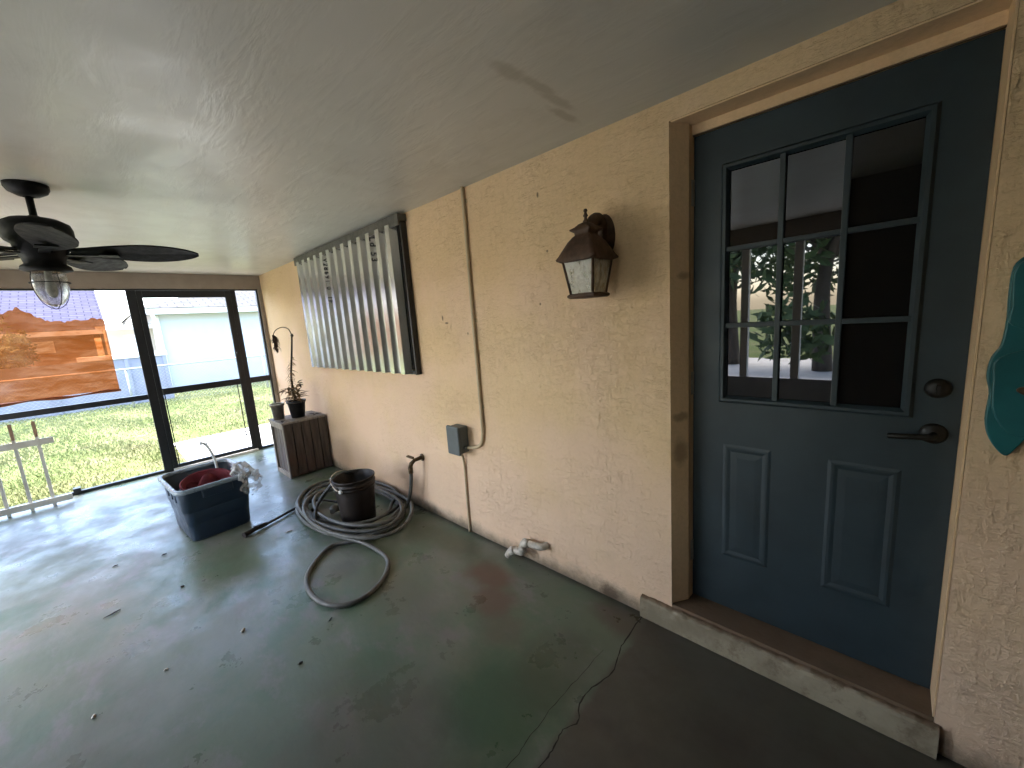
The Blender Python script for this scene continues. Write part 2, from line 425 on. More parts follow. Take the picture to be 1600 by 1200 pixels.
# reveal lining + jamb, slightly proud of the cut stucco
b = MB()
b.box(-.051, -.0065, -.155, -.104, DZ0, DZ1 - .0065)
b.add([(-.0015, -.0015, DZ0), (-.0495, -.0725, DZ0), (-.0495, -.1035, DZ0), (-.0015, -.1035, DZ0), (-.0015, -.0015, DZ1 - .0065), (-.0495, -.0725, DZ1 - .0065), (-.0495, -.1035, DZ1 - .0065), (-.0015, -.1035, DZ1 - .0065)], [(0, 1, 5, 4), (1, 2, 6, 5), (2, 3, 7, 6), (3, 0, 4, 7), (0, 3, 2, 1), (4, 5, 6, 7)])  # left lining splayed so the reveal catches more light
b.box(DX0 + .0015, DX0 + .006, -.155, -.0015, DZ0, DZ1 - .0015)
b.box(DX0 + .0062, -.0067, -.155, -.0020, DZ1 - .0062, DZ1 - .0015)
b.box(DX0 + .0062, -.0512, -.155, -.1035, 2.162, DZ1 - .0064)
b.build('door_jamb', M['reveal'], hw)
b = MB(); b.box(-.0508, -.049, -.119, -.105, DZ0, 2.161); b.box(DX0 + .0065, -.051, -.119, -.108, 2.159, 2.1635)
b.build('weather_strip', M['sill'], hw)

# ------------------------------------------------------------------ doorstep
ds = MB()
def sillz(u): return 0
ds.box(DX0 + .002, -.002, -.158, -.0012, -.02, .120)
rs_ = random.Random(21); NX = 90; prof_s = [(.0011, .001), (.030, .001), (.031, .03), (.030, .065), (.029, .092), (.025, .104), (.016, .109), (.0011, .111)]
vs = []; fs = []
for i in range(NX + 1):
    x = .146 + (-.862 - .146) * i / NX
    q = .5 + .5 * math.sin(i * .8) * math.sin(i * .23 + 1)
    for k, (y, z) in enumerate(prof_s):
        jz = rs_.uniform(-.0014, .0014) if k > 3 else 0
        vs.append((x, y + (rs_.uniform(-.0006, .0006) - .003 * q * (k > 3) if 0 < k < 7 else 0), z + jz - (.005 * q * (k > 4))))
    if i:
        o = i * 8
        for k in range(7): fs.append((o - 8 + k, o - 8 + k + 1, o + k + 1, o + k))
fs.append(tuple(range(8))); fs.append(tuple(NX * 8 + k for k in reversed(range(8))))
ds.add(vs, fs)
o = ds.build('doorstep', M['sill'])
tag(o, 'worn off-white concrete step under the blue door, paint stripped on top', 'doorstep', None, 'thing')

# ------------------------------------------------------------------ entry door
dx0, dx1, dz0, dz1 = -.845, -.0525, .130, 2.157
DY = -.120
door = thing('entry_door', 'blue-grey entry door with nine glass panes above two raised panels', 'door')
WX0, WX1, WZ0, WZ1 = -.718, -.178, 1.106, 2.004
b = MB()   # slab as stiles and rails around the window
b.box(dx0, WX0, DY - .03, DY, dz0, dz1); b.box(WX1, dx1, DY - .03, DY, dz0, dz1)
b.box(WX0, WX1, DY - .03, DY, dz0, WZ0); b.box(WX0, WX1, DY - .03, DY, WZ1, dz1)
b.build('slab', M['door'], door)
b = MB(); b.quad((WX0, DY - .012, WZ0), (WX1, DY - .012, WZ0), (WX1, DY - .012, WZ1), (WX0, DY - .012, WZ1))
b.build('window_glass', M['glass'], door)
# raised moulding round the light
def frame(b, x0, x1, z0, z1, w, y0, y1):
    """picture-frame moulding with sloping faces"""
    o_ = [(x0, z0), (x1, z0), (x1, z1), (x0, z1)]
    def ring(d, y): return [(x0 + d, y, z0 + d), (x1 - d, y, z0 + d), (x1 - d, y, z1 - d), (x0 + d, y, z1 - d)]
    rs = [ring(0, y0), ring(w * .3, y1), ring(w * .65, y1), ring(w, y0 - .006)]
    vs = sum(rs, []); fs = []
    for k in range(3):
        for i in range(4):
            j = (i + 1) % 4; fs.append((k * 4 + i, k * 4 + j, (k + 1) * 4 + j, (k + 1) * 4 + i))
    b.add(vs, fs)
b = MB(); frame(b, WX0 - .022, WX1 + .022, WZ0 - .022, WZ1 + .022, .03, DY + .0005, DY + .012)
b.build('window_moulding', M['door'], door)
b = MB()
mw = .009; cx = [WX0 + (WX1 - WX0) * k / 3 for k in (1, 2)]; cz = [WZ0 + (WZ1 - WZ0) * k / 3 for k in (1, 2)]
for x in cx: b.box(x - mw, x + mw, DY - .011, DY + .006, WZ0, WZ1)
xs = [WX0] + cx + [WX1]
for z in cz:
    for k in range(3):
        b.box(xs[k] + (mw if k else 0), xs[k + 1] - (mw if k < 2 else 0), DY - .011, DY + .005, z - mw, z + mw)
b.build('window_grid', M['door'], door, .002)
for x0, x1 in ((-.353, -.177), (-.727, -.532)):
    b = MB(); z0, z1 = .385, .903
    def ring(d, y): return [(x0 + d, y, z0 + d), (x1 - d, y, z0 + d), (x1 - d, y, z1 - d), (x0 + d, y, z1 - d)]
    rs = [ring(0, DY + .0005), ring(.010, DY + .0035), ring(.018, DY + .0035), ring(.030, DY + .001), ring(.055, DY + .003)]
    vs = sum(rs, []); fs = [(16, 17, 18, 19)]
    for k in range(4):
        for i in range(4): fs.append((k * 4 + i, k * 4 + (i + 1) % 4, (k + 1) * 4 + (i + 1) % 4, (k + 1) * 4 + i))
    b.add(vs, fs); b.build('raised_panel', M['door'], door)
for z in (1.945, 1.16, .365):
    b = MB(); b.tube([(-.0505, DY + .006, z - .05), (-.0505, DY + .006, z + .05)], .0065, 10)
    b.box(-.0512, -.049, DY + .001, DY + .022, z - .05, z + .05)
    h_ = b.build('hinge', M['steel'], door)
Ry = Matrix.Rotation(rad(-90), 4, 'X')
b = MB(); b.lathe([(0, .022), (.016, .022), (.026, .016), (.031, .004), (.031, 0)], (-.79, DY, 1.186), 28, True, Ry)
b.box(-.794, -.786, DY + .02, DY + .034, 1.172, 1.20)
b.build('deadbolt', M['knob'], door)
b = MB(); b.lathe([(0, .014), (.026, .012), (.033, .004), (.033, 0)], (-.79, DY, 1.04), 28, True, Ry)
b.tube(smooth_path([(-.79, DY + .01, 1.04), (-.79, DY + .045, 1.04), (-.775, DY + .055, 1.04), (-.72, DY + .056, 1.035), (-.685, DY + .05, 1.03)], 5), .009, 10)
b.build('lever_handle', M['knob'], door)

# ------------------------------------------------------------------ storm shutter over a window
sh = thing('storm_shutter', 'corrugated bare metal storm shutter with black marker writing, over a window', 'shutter')
SX0, SX1, SZ0, SZ1 = 1.905, 3.84, 1.135, 2.215
b = MB(); b.box(SX0 + .03, SX1 - .03, .002, .022, SZ0 + .03, SZ1); b.build('window_behind', M['void'], sh)
b = MB(); b.box(1.853, 3.885, .002, .075, 2.222, 2.268); b.box(1.853, 3.885, .062, .075, 2.19, 2.222); b.build('header_track', M['track'], sh, .002)
b = MB(); b.box(1.866, 1.884, .002, .045, SZ0 - .004, 2.2215); b.box(3.856, 3.874, .002, .045, SZ0 - .004, 2.2215); b.box(1.884, 3.856, .002, .03, SZ0 - .004, SZ0 + .02)
b.build('window_surround', M['bronze'], sh)
prof = []; npit = 13; p = (SX1 - SX0) / npit
yb, yf = .030, .078
for k in range(npit):
    x = SX0 + k * p
    prof += ([(x, yb), (x + p * .30, yb)] if k else [(x + p * .28, yb)]) + [(x + p * .47, yf), (x + p * .83, yf)]
prof += [(SX1, yb)]
b = MB()
vs = []; fs = []
for i, (x, y) in enumerate(prof):
    for j in range(7):
        z = SZ0 + (SZ1 - SZ0) * j / 6
        vs.append((x, y + .0006 * math.sin(i * 1.7 + j * 1.1), z))
    if i:
        for j in range(6): fs.append(((i - 1) * 7 + j, i * 7 + j, i * 7 + j + 1, (i - 1) * 7 + j + 1))
b.add(vs, fs); b.build('corrugated_panel', M['galv'], sh, 0, 2, .0016)
def marker(txt, k, ztop, size):
    """hand-lettered characters running down the face of rib k that looks toward the door"""
    x0 = SX0 + k * p + p * .30; x1 = SX0 + k * p + p * .47
    e = Vector((x1 - x0, yf - yb, 0)).normalized(); nrm = Vector((-e.y, e.x, 0))
    cu = bpy.data.curves.new('writing', 'FONT'); cu.body = txt; cu.size = size; cu.extrude = .0004; cu.space_character = 1.35; cu.offset = .0012
    ob = bpy.data.objects.new('tmp', cu); COL.objects.link(ob)
    dg = bpy.context.evaluated_depsgraph_get(); me = bpy.data.meshes.new_from_object(ob.evaluated_get(dg))
    bpy.data.objects.remove(ob)
    o = bpy.data.objects.new('marker_lettering', me); COL.objects.link(o); me.materials.clear(); me.materials.append(M['ink'])
    # text x -> down, text y -> toward the near edge of the face
    ux = Vector((0, 0, -1)); uy = -e; uz = ux.cross(uy)
    org = Vector((x1, yf, ztop)) - e * .004 + nrm * .003
    o.matrix_world = Matrix(((ux.x, uy.x, uz.x, org.x), (ux.y, uy.y, uz.y, org.y), (ux.z, uy.z, uz.z, org.z), (0, 0, 0, 1)))
    o.parent = sh
marker('V28691 0  1F', 8, 2.16, .055)
marker('Ld 53', 2, 2.185, .062)

# ------------------------------------------------------------------ conduit, box, pipes
b = MB(); b.tube(smooth_path([(1.222, .012, H), (1.223, .012, 1.6), (1.222, .012, .86), (1.225, .012, .76), (1.25, .012, .695), (1.30, .014, .665), (1.375, .03, .652)], 6), .0115, 12)
for z in (2.2, 1.5, .95): b.box(1.222 - .02, 1.222 + .02, .0, .006, z - .012, z + .012)
tag(b.build('conduit', M['conduit']), 'tan painted conduit running down from the ceiling and curving into the grey box', 'conduit', None, 'thing')
b = MB(); b.tube(smooth_path([(1.445, .04, .62), (1.444, .02, .56), (1.448, .011, .45), (1.456, .010, .2), (1.458, .010, .0)], 6), .0085, 10)
tag(b.build('conduit', M['conduit']), 'thin tan conduit from the bottom of the grey box to the floor', 'conduit', None, 'thing')
jb = thing('junction_box', 'grey plastic electrical box on the wall between two conduits', 'electrical box')
b = MB(); b.box(1.385, 1.50, .003, .075, .615, .80); b.build('box_body', M['jbox'], jb, .008, 3)
b = MB(); b.box(1.378, 1.507, .0752, .098, .607, .808); b.build('box_cover', M['jbox'], jb, .010, 3)
b = MB(); b.tube([(1.385, .04, .653), (1.365, .04, .653)], .016, 12); b.build('fitting', M['jbox'], jb)

sp_ = thing('hose_spigot', 'small brass hose spigot low on the stucco wall', 'spigot')
b = MB(); b.tube([(1.99, 0, .455), (1.99, .075, .452), (2.0, .10, .43), (2.01, .105, .40)], [.017, .014, .017, .016], 12); b.lathe([(.03, .0), (.03, .006), (.015, .01)], (1.99, 0, .455), 18, True, Ry)
b.build('valve_body', M['brass'], sp_)
b = MB(); b.tube([(1.99, .07, .455), (2.0, .10, .485)], .006, 8); b.box(1.965, 2.045, .088, .112, .478, .490); b.build('handle', M['brass'], sp_, .004)

b = MB(); b.tube(smooth_path([(.74, 0, .150), (.76, .035, .148), (.81, .045, .146), (.872, .05, .143), (.890, .055, .128), (.893, .058, .09), (.905, .06, .072), (.965, .065, .066), (.99, .07, .05), (1.01, .078, .016)], 5), .021, 14)
for c in ((.815, .046, .146), (.893, .057, .105), (.945, .064, .067)):
    pass
b.tube([(.845, .048, .145), (.885, .053, .140)], .026, 14); b.tube([(.892, .057, .115), (.895, .059, .082)], .026, 14); b.tube([(.955, .064, .067), (.985, .069, .056)], .026, 14)
tag(b.build('drain_pipe', M['pvc']), 'short white plastic drain pipe bending out of the wall just above the floor', 'pipe', None, 'thing')

# ------------------------------------------------------------------ wall lantern
LX, LY = .295, .150
wl = thing('wall_lantern', 'rusty brown carriage lantern on the stucco wall beside the door', 'wall lamp', (LX, LY, 1.56))
z0 = 1.56
def sq(h, z, cx=0, cy=0): return [(cx - h, cy - h, z), (cx + h, cy - h, z), (cx + h, cy + h, z), (cx - h, cy + h, z)]
b = MB()
rings = [(.058, 0), (.066, .006), (.066, .014), (.058, .02)]
vs = sum([sq(h, z) for h, z in rings], []); fs = [(3, 2, 1, 0), (12, 13, 14, 15)]
for k in range(3):
    for i in range(4): fs.append((k * 4 + i, k * 4 + (i + 1) % 4, k * 4 + 4 + (i + 1) % 4, k * 4 + 4 + i))
b.add(vs, fs); b.build('base_plate', M['rust'], wl)
hb, ht, zb, zt = .053, .073, .02, .155
for i in range(4):
    s0 = sq(hb, zb); s1 = sq(ht, zt); j = (i + 1) % 4
    b = MB(); q = .92
    A, B_, C_, D_ = [Vector(v) for v in (s0[i], s0[j], s1[j], s1[i])]
    b.quad(A, B_, C_, D_); b.build('glass_pane', M['lglass'], wl, 0, 2, .002)
for i in range(4):
    b = MB(); b.tube([sq(hb + .001, zb)[i], sq(ht + .001, zt)[i]], .0058, 6); b.build('corner_bar', M['rust'], wl)
# flared roof: square rings, corners turned up
b = MB(); n4 = 8
def rring(h, z, up, flare):
    out = []
    for i in range(4):
        a0 = Vector(sq(h, z)[i]); a1 = Vector(sq(h, z)[(i + 1) % 4])
        for k in range(n4):
            t = k / n4; v = a0.lerp(a1, t); c = abs(t - .5) * 2
            f = c ** 4
            out.append((v.x * (1 + flare * f), v.y * (1 + flare * f), v.z + up * f))
    return out
prof_ = [(.070, .152, .0, .0), (.084, .150, .010, .12), (.086, .156, .010, .12), (.083, .176, .004, .05), (.074, .205, 0, 0), (.058, .235, 0, 0), (.042, .256, 0, 0), (.035, .262, 0, 0), (.036, .272, 0, .0), (.042, .278, .004, .2), (.042, .283, .004, .2), (.034, .296, 0, 0), (.022, .308, 0, 0), (.008, .315, 0, 0)]
vs = []; 
for q in prof_: vs += rring(*q)
N_ = 4 * n4; fs = []
for k in range(len(prof_) - 1):
    for i in range(N_): fs.append((k * N_ + i, k * N_ + (i + 1) % N_, (k + 1) * N_ + (i + 1) % N_, (k + 1) * N_ + i))
fs.append(tuple((len(prof_) - 1) * N_ + i for i in range(N_)))
b.add(vs, fs, True); b.build('roof', M['rust'], wl)
b = MB(); b.lathe([(.010, .312), (.013, .318), (.007, .325), (.006, .334), (.011, .340), (.007, .347), (.005, .354), (.009, .360), (.006, .367), (.0, .369)], (0, 0, 0), 14); b.build('finial', M['rust'], wl)
b = MB()  # scroll arm rising from the wall plate and bending over to the roof neck
b.tube(smooth_path([(0, -.145, .225), (0, -.138, .29), (0, -.12, .325), (0, -.09, .338), (0, -.055, .322), (0, -.02, .275)], 6), [.027] * 31, 12)
b.build('scroll_arm', M['rust'], wl)
b = MB(); b.lathe([(.0, .022), (.030, .02), (.046, .010), (.055, 0)], (0, 0, 0), 24, True, Matrix.Translation((0, -.149, .27)) @ Matrix.Diagonal((1, 1, 1.75, 1)) @ Ry)
b.build('wall_plate', M['rust'], wl)
b = MB(); b.lathe([(.016, .03), (.018, .07), (.012, .085), (.02, .11), (.016, .13), (0, .14)], (0, 0, 0), 14); b.build('bulb', M['white'], wl)

# ------------------------------------------------------------------ ceiling fan
FX, FY = 2.34, 1.755
fan = thing('ceiling_fan', 'black ceiling fan with leaf-shaped blades and a caged glass light', 'ceiling fan', (FX, FY, H))
b = MB(); b.lathe([(0, 0), (.075, 0), (.075, -.018), (.066, -.035), (.038, -.052), (.018, -.056)], n=32); b.build('canopy', M['fan'], fan)
b = MB(); b.tube([(0, 0, -.05), (0, 0, -.155)], .0135, 14); b.build('downrod', M['fan'], fan)
b = MB(); b.lathe([(.014, -.140), (.030, -.148), (.085, -.160), (.115, -.178), (.122, -.20), (.122, -.245), (.112, -.262), (.095, -.275), (.09, -.31), (.075, -.34), (.07, -.365), (.085, -.378), (.09, -.395), (.06, -.405), (0, -.405)], n=40)
b.build('motor_housing', M['fan'], fan)
def blade(az):
    b = MB(); Rz = Matrix.Rotation(az, 4, 'Z'); pit = Matrix.Rotation(rad(-17), 4, 'X')
    outl = [(.095, .030), (.16, .045), (.22, .062), (.30, .080), (.38, .090), (.46, .084), (.53, .064), (.58, .036), (.605, .010)]
    N = 12; vs = []; 
    pts = smooth_path([(x, w, 0) for x, w in outl], 4)
    for top in (0, 1):
        for q in pts:
            for k in (-1, -.5, 0, .5, 1):
                z = -.305 + (.004 if top else -.004) + .004 * (1 - abs(k))
                v = pit @ Vector((q.x, q.y * k, z + .31)); v.z -= .31 + .03 * (q.x - .17) * 0
                vs.append(Rz @ v)
    m = len(pts); fs = []
    for t in (0, 1):
        for i in range(m - 1):
            for k in range(4):
                o = t * m * 5 + i * 5 + k; fs.append((o, o + 1, o + 6, o + 5))
    for i in range(m - 1):
        for k in (0, 4): fs.append((i * 5 + k, (i + 1) * 5 + k, m * 5 + (i + 1) * 5 + k, m * 5 + i * 5 + k))
    for k in range(4):
        fs.append((k, k + 1, m * 5 + k + 1, m * 5 + k)); fs.append(((m - 1) * 5 + k, (m - 1) * 5 + k + 1, m * 5 + (m - 1) * 5 + k + 1, m * 5 + (m - 1) * 5 + k))
    b.add(vs, fs); bl = b.build('blade', M['blade'], fan)
    c = MB()
    T = Rz
    c.box(.06, .24, -.019, .019, -.324, -.3175, T); c.box(.20, .27, -.036, .036, -.3235, -.318, T)
    c.build('blade_arm', M['fan'], bl)
for k in range(5): blade(rad(-103 + 72 * k))
b = MB(); b.lathe([(.050, -.405), (.058, -.412), (.060, -.45), (.058, -.49), (.046, -.53), (.026, -.558), (.0, -.570)], n=32); b.build('glass_globe', M['fglass'], fan, 0, 2, .003)
b = MB(); b.lathe([(.012, -.405), (.014, -.43), (.02, -.47), (.022, -.495), (.014, -.52), (0, -.528)], n=18); b.build('bulb', M['white'], fan)
cg = MB()
for k in range(2):
    a0 = math.pi * k / 2 + .5
    pr_ = [(.061, -.405), (.068, -.45), (.064, -.495), (.050, -.54), (.028, -.568), (0, -.580)]
    P_ = [(math.cos(a0) * r, math.sin(a0) * r, z) for r, z in pr_] + [(-math.cos(a0) * r, -math.sin(a0) * r, z) for r, z in reversed(pr_[:-1])]
    cg.tube(smooth_path(P_, 4), .0016, 6)
cg.tube([(.0685 * math.cos(2 * math.pi * k / 32), .0685 * math.sin(2 * math.pi * k / 32), -.455) for k in range(32)], .0024, 6, True)
cg.build('light_cage', M['fan'], fan)

# ------------------------------------------------------------------ header beams, jamb, screened end
b = MB(); b.box(XE - .0, XE + .10, .0, YO + .1, 2.106, H - .001)
tag(b.build('header_beam', M['beam'], None, .004), 'taupe painted header beam above the screened end, under the ceiling', 'beam', None, 'thing')
b = MB(); b.box(XE - .012, XE + .09, .002, .046, 0.0, 2.105)
tag(b.build('end_post', M['beam'], None, .004), 'slim taupe wooden post in the corner between stucco wall and screens', 'post', None, 'thing')

se = thing('screen_enclosure', 'dark bronze aluminium screen frame with a wide left bay and a narrow bay', 'screen frame', (XE, 0, 0))
X0, X1 = .005, .055
def part(name, y0, y1, z0, z1, x0=X0, x1=X1, par=se, m='bronze'):
    b = MB(); b.box(x0, x1, y0, y1, z0, z1); return b.build(name, M[m], par, .003)
part('post', 1.229, 1.309, 0, 2.088); part('post', .296, .352, 0, 2.088)
part('post', 3.02, 3.095, 0, 2.088); part('post', .0475, .068, 0, 2.088)
part('head_rail', .0475, 3.09, 2.089, 2.105)
part('chair_rail', 1.310, 3.019, .880, .938); part('chair_rail', .069, .295, .902, .976)
part('sill_rail', 1.310, 3.019, .004, .034); part('sill_rail', .069, .295, .004, .030)
part('corner_bracket', 1.98, 2.035, .0345, .075, -.03, .05)

sd = thing('screen_door', 'dark bronze screen door with thin wire guard on its lower half', 'screen door', (XE, 0, 0))
dd = dict(par=sd, x0=.0, x1=.035)
part('stile', 1.180, 1.2285, .03, 2.086, **dd); part('stile', .3525, .412, .03, 2.086, **dd)
part('top_rail', .4125, 1.1795, 2.008, 2.086, **dd); part('middle_rail', .4125, 1.1795, .906, .981, **dd); part('bottom_rail', .4125, 1.1795, .03, .068, **dd)
part('threshold', .353, 1.228, .001, .028, par=sd, x0=-.03, x1=.05, m='trim')
b = MB()
for y in (1.168, .452): b.box(.006, .012, y - .005, y + .005, .068, .906)
for z in (.285, .238): b.box(.0125, .0185, .4125, 1.1795, z - .006, z + .006)
b.build('wire_guard', M['bronze'], sd)
b = MB(); b.tube([(-.002, .395, 1.32), (-.03, .40, 1.31), (-.03, .40, 1.28)], .006, 8); b.build('latch', M['bronze'], sd)

# amber film over the wide bay
def ragged(y):
    t = [(1.525, 1.79), (1.60, 1.80), (1.70, 1.795), (1.80, 1.78), (1.86, 1.785), (1.93, 1.80), (1.99, 1.84), (2.05, 1.90), (2.10, 1.935), (2.14, 1.90), (2.2, 1.875), (2.35, 1.86), (2.6, 1.9), (2.95, 1.85)]
    for (a0, b0), (a1, b1) in zip(t, t[1:]):
        if y <= a1: return b0 + (b1 - b0) * max(0, (y - a0)) / (a1 - a0)
    return t[-1][1]
ff = thing('window_film', 'torn amber plastic film hanging over the upper left screen bay', 'plastic film', (XE, 0, 0))
NU, NV = 90, 16
jit = [random.uniform(-.012, .012) for _ in range(NU + 1)]
def film(u, v):
    y = 1.522 + u * 1.42
    zt = ragged(y) + jit[int(round(u * NU))]
    z = 1.035 + (zt - 1.035) * v
    return (.072 + .008 * math.sin(y * 9 + z * 4) + .004 * math.sin(z * 21 + y * 3), y + .012 * (1 - v) * 0, z)
b = MB(); b.grid(film, NU, NV); b.build('film_sheet', M['film'], ff)
b = MB(); b.tube([(.073 + .005 * math.sin(k * .9), 1.512 + 1.44 * k / 30, 1.022 + .006 * math.sin(k * .6)) for k in range(31)], [.013 + .005 * math.sin(k * .8) for k in range(31)], 8)
b.build('rolled_hem', M['filmhem'], ff)

# outer side: knee wall, posts, beam (seen mirrored in the door glass)
b = MB(); b.box(-.379, .949, YO, YO + .1, -.0, .66); tag(b.build('knee_wall', M['kneewall']), 'blue-grey knee wall along the open outer side, mirrored in the door glass', 'wall', None, 'thing')
b = MB(); b.box(-.379, .949, YO, YO + .1, 2.106, H - .002); tag(b.build('side_beam', M['beam']), 'taupe beam along the open outer side of the porch', 'beam', None, 'thing')
for i, x in enumerate((.02, .50)):
    b = MB(); b.box(x, x + .075, YO + .01, YO + .085, .6605, 2.1055)
    tag(b.build('side_post', M['trim'], None, .004), ('white side post standing nearest the added side wall', 'white side post standing nearest the added outer wall')[i], 'post', 'white posts of the outer side', 'thing')
b = MB(); b.box(-2.6, -.38, 1.86, YO + .1, 0, H); tag(b.build('shade_wall', M['darkwall']), 'added dark brown side wall shading the door from across the porch', 'wall', None, 'thing')  # unseen block added to keep light off the door and right wall
b = MB(); b.box(.95, 2.1, YO, YO + .1, 0, H); tag(b.build('light_cut_wall', M['stucco']), 'added tan stucco pier cutting daylight between the two outer openings', 'wall', None, 'thing')  # unseen pier added, its width set by the light it holds back
b = MB(); b.box(4.1, XE + .09, YO, YO + .1, 0, H); tag(b.build('light_cut_wall', M['stucco']), 'added tan stucco outer wall cutting daylight from the wide opening to the screens', 'wall', None, 'thing')  # unseen wall added to limit daylight on the far stucco
b = MB(); b.box(-2.7, -2.601, -.1, YO + .1, -.1, H); tag(b.build('back_wall', M['darkwall']), 'dark brown wall at the closed end of the porch', 'wall', None, 'thing')

# ------------------------------------------------------------------ white gate panel leaning in front of the screen
ga = thing('gate_panel', 'small white wooden picket gate panel standing by the screen at the far left', 'gate', (5.2, 0, 0))
b = MB(); b.box(-.03, -.004, 2.035, 3.05, .030, .086); b.build('lower_rail', M['gate'], ga, .003)
b = MB(); b.box(-.03, -.004, 2.062, 3.05, .622, .680); b.build('upper_rail', M['gate'], ga, .003)
for k in range(6):
    y = 2.162 + .142 * k
    b = MB(); b.box(-.003, .014, y - .012, y + .012, .0, .70); pk = b.build('picket', M['gate'], ga, .002)
    b = MB(); b.box(-.003, .014, y - .012, y + .012, .7005, .852); b.build('shaded_tip', M['gate_shaded'], pk, .002)  # tan-brown colour paints the shadow over the picket tops

# ------------------------------------------------------------------ storage tote and what it holds
def rrect(hx, hy, r, n=5):
    out = []
    for cx_, cy_, a0 in ((hx - r, hy - r, 0), (-hx + r, hy - r, 90), (-hx + r, -hy + r, 180), (hx - r, -hy + r, 270)):
        for k in range(n + 1):
            a = rad(a0 + 90 * k / n); out.append((cx_ + r * math.cos(a), cy_ + r * math.sin(a)))
    return out
TX, TY, TH = 3.315, 1.205, .43
tt = thing('storage_tote', 'dark navy plastic storage tote with no lid on the porch floor', 'storage bin', (TX, TY, 0), rad(4))
levels = [(.262, .192, .05, 0.0), (.268, .198, .055, .02), (.285, .208, .06, .22), (.287, .210, .06, .235), (.297, .220, .06, .24), (.305, .226, .065, .385), (.309, .229, .065, .405)]
inner = [(.303, .223, .062, .405), (.292, .214, .058, .24), (.262, .192, .05, .02)]
vs = []; fs = []; lv = [rrect(*q[:3]) for q in levels] + [rrect(*q[:3]) for q in inner]; zz = [q[3] for q in levels] + [q[3] for q in inner]
n = len(lv[0])
for L_, z in zip(lv, zz): vs += [(x, y, z) for x, y in L_]
for k in range(len(lv) - 1):
    for i in range(n): fs.append((k * n + i, k * n + (i + 1) % n, (k + 1) * n + (i + 1) % n, (k + 1) * n + i))
fs.append(tuple(reversed(range(n)))); fs.append(tuple((len(lv) - 1) * n + i for i in range(n)))
b = MB(); b.add(vs, fs, True); o = b.build('bin_shell', M['tote'], tt)
rim = [(.308, .228, .066, .398), (.330, .250, .075, .400), (.334, .254, .078, .412), (.332, .252, .077, .428), (.322, .242, .07, .432), (.310, .230, .066, .430), (.303, .223, .062, .412)]
vs = []; fs = []
for q in rim: vs += [(x, y, q[3]) for x, y in rrect(*q[:3])]
for k in range(len(rim) - 1):
    for i in range(n): fs.append((k * n + i, k * n + (i + 1) % n, (k + 1) * n + (i + 1) % n, (k + 1) * n + i))
b = MB(); b.add(vs, fs, True); b.build('rim', M['tote_rim'], tt)
for s in (-1, 1):
    b = MB(); b.box(s * .318 - .012, s * .318 + .012, -.10, .10, .335, .397); b.build('handle', M['tote'], tt, .01)
    for y in (-.12, 0, .12):
        b = MB(); b.box(y - .02, y + .02, s * .222 - .008, s * .222 + .008, .30, .397); b.build('rim_rib', M['tote'], tt, .006)
def in_tote(x, y, z): 
    v = Matrix.Rotation(rad(4), 3, 'Z') @ Vector((x, y, z)); return (TX + v.x, TY + v.y, v.z)
rc = thing('red_basket', 'dark red round basket lying inside the navy tote', 'basket', in_tote(-.07, .01, .205), 0)
Mt = Matrix.Rotation(rad(-14), 4, 'Y')
b = MB(); b.lathe([(0, 0), (.12, 0), (.135, .02), (.165, .20), (.168, .205), (.160, .206), (.135, .06), (.11, .045), (0, .04)], n=36, M=Mt); b.build('basket_bowl', M['red'], rc)
b = MB(); b.tube([tuple(Mt @ Vector((.166 * math.cos(2 * math.pi * k / 40), .166 * math.sin(2 * math.pi * k / 40), .205))) for k in range(40)], .007, 8, True); b.build('basket_rim', M['red'], rc)
def clth(u, v):
    x, y = (u - .5) * .34, (v - .5) * .32
    z = .17 + .05 * math.sin(u * 9 + v * 4) * math.sin(v * 7 + 1) + .025 * math.sin(u * 21 + v * 13) + .06 * (1 - 4 * (x * x + y * y) / .11)
    return in_tote(x + .03, y - .01, .135 + z * 1.0)
b = MB(); b.grid(clth, 26, 26); o = b.build('red_cloth', M['red'], None, 0, 2, .006)
tag(o, 'crumpled dark red cloth heaped in the navy tote', 'cloth', None, 'thing')
b = MB(); P_ = []
for k in range(48):
    a_ = 2 * math.pi * k / 48
    P_.append(in_tote(.0 + .20 * math.cos(a_), .0 + .17 * math.sin(a_), .315 + .035 * math.cos(a_)))
b.tube(P_, .0075, 8, True)
tag(b.build('coiled_cable', M['hose_dark']), 'loop of dark cable resting inside the navy tote above the red cloth', 'cable', None, 'thing')
b = MB(); b.tube(smooth_path([in_tote(.16, -.12, .24), in_tote(.19, -.13, .38), in_tote(.22, -.125, .50), in_tote(.25, -.10, .60), in_tote(.26, -.06, .635)], 6), .011, 12)
tag(b.build('vinyl_tube', M['tubew']), 'pale plastic tube sticking up out of the navy tote', 'tube', None, 'thing')
def bag(u, v):
    a_ = 2 * math.pi * u; e_ = math.pi * (v - .5)
    k = 1 + .16 * math.sin(a_ * 3 + 4 * v) + .13 * math.sin(a_ * 7 - 9 * v) + .10 * math.sin(13 * v + 2 * a_) + .06 * math.sin(a_ * 17 + v * 23)
    x = -.265 + .11 * k * math.cos(e_) * math.cos(a_); y = -.20 + .08 * k * math.cos(e_) * math.sin(a_)
    z = .440 + .045 * k * math.sin(e_) + .02 * math.cos(a_ - .8)
    out = max(0, -x - .335) + max(0, -y - .255)
    return in_tote(x, y, z - 1.1 * out)
b = MB(); b.grid(bag, 60, 26)
def flap(u, v):
    x = -.352 - .012 * math.sin(u * 9 + v * 4) - .012 * v; y = -.14 - .15 * u + .012 * math.sin(v * 9)
    return in_tote(x, y, .445 - v * (.14 + .05 * math.sin(u * 3.1)) + .006 * math.sin(u * 25))
b.grid(flap, 20, 14)
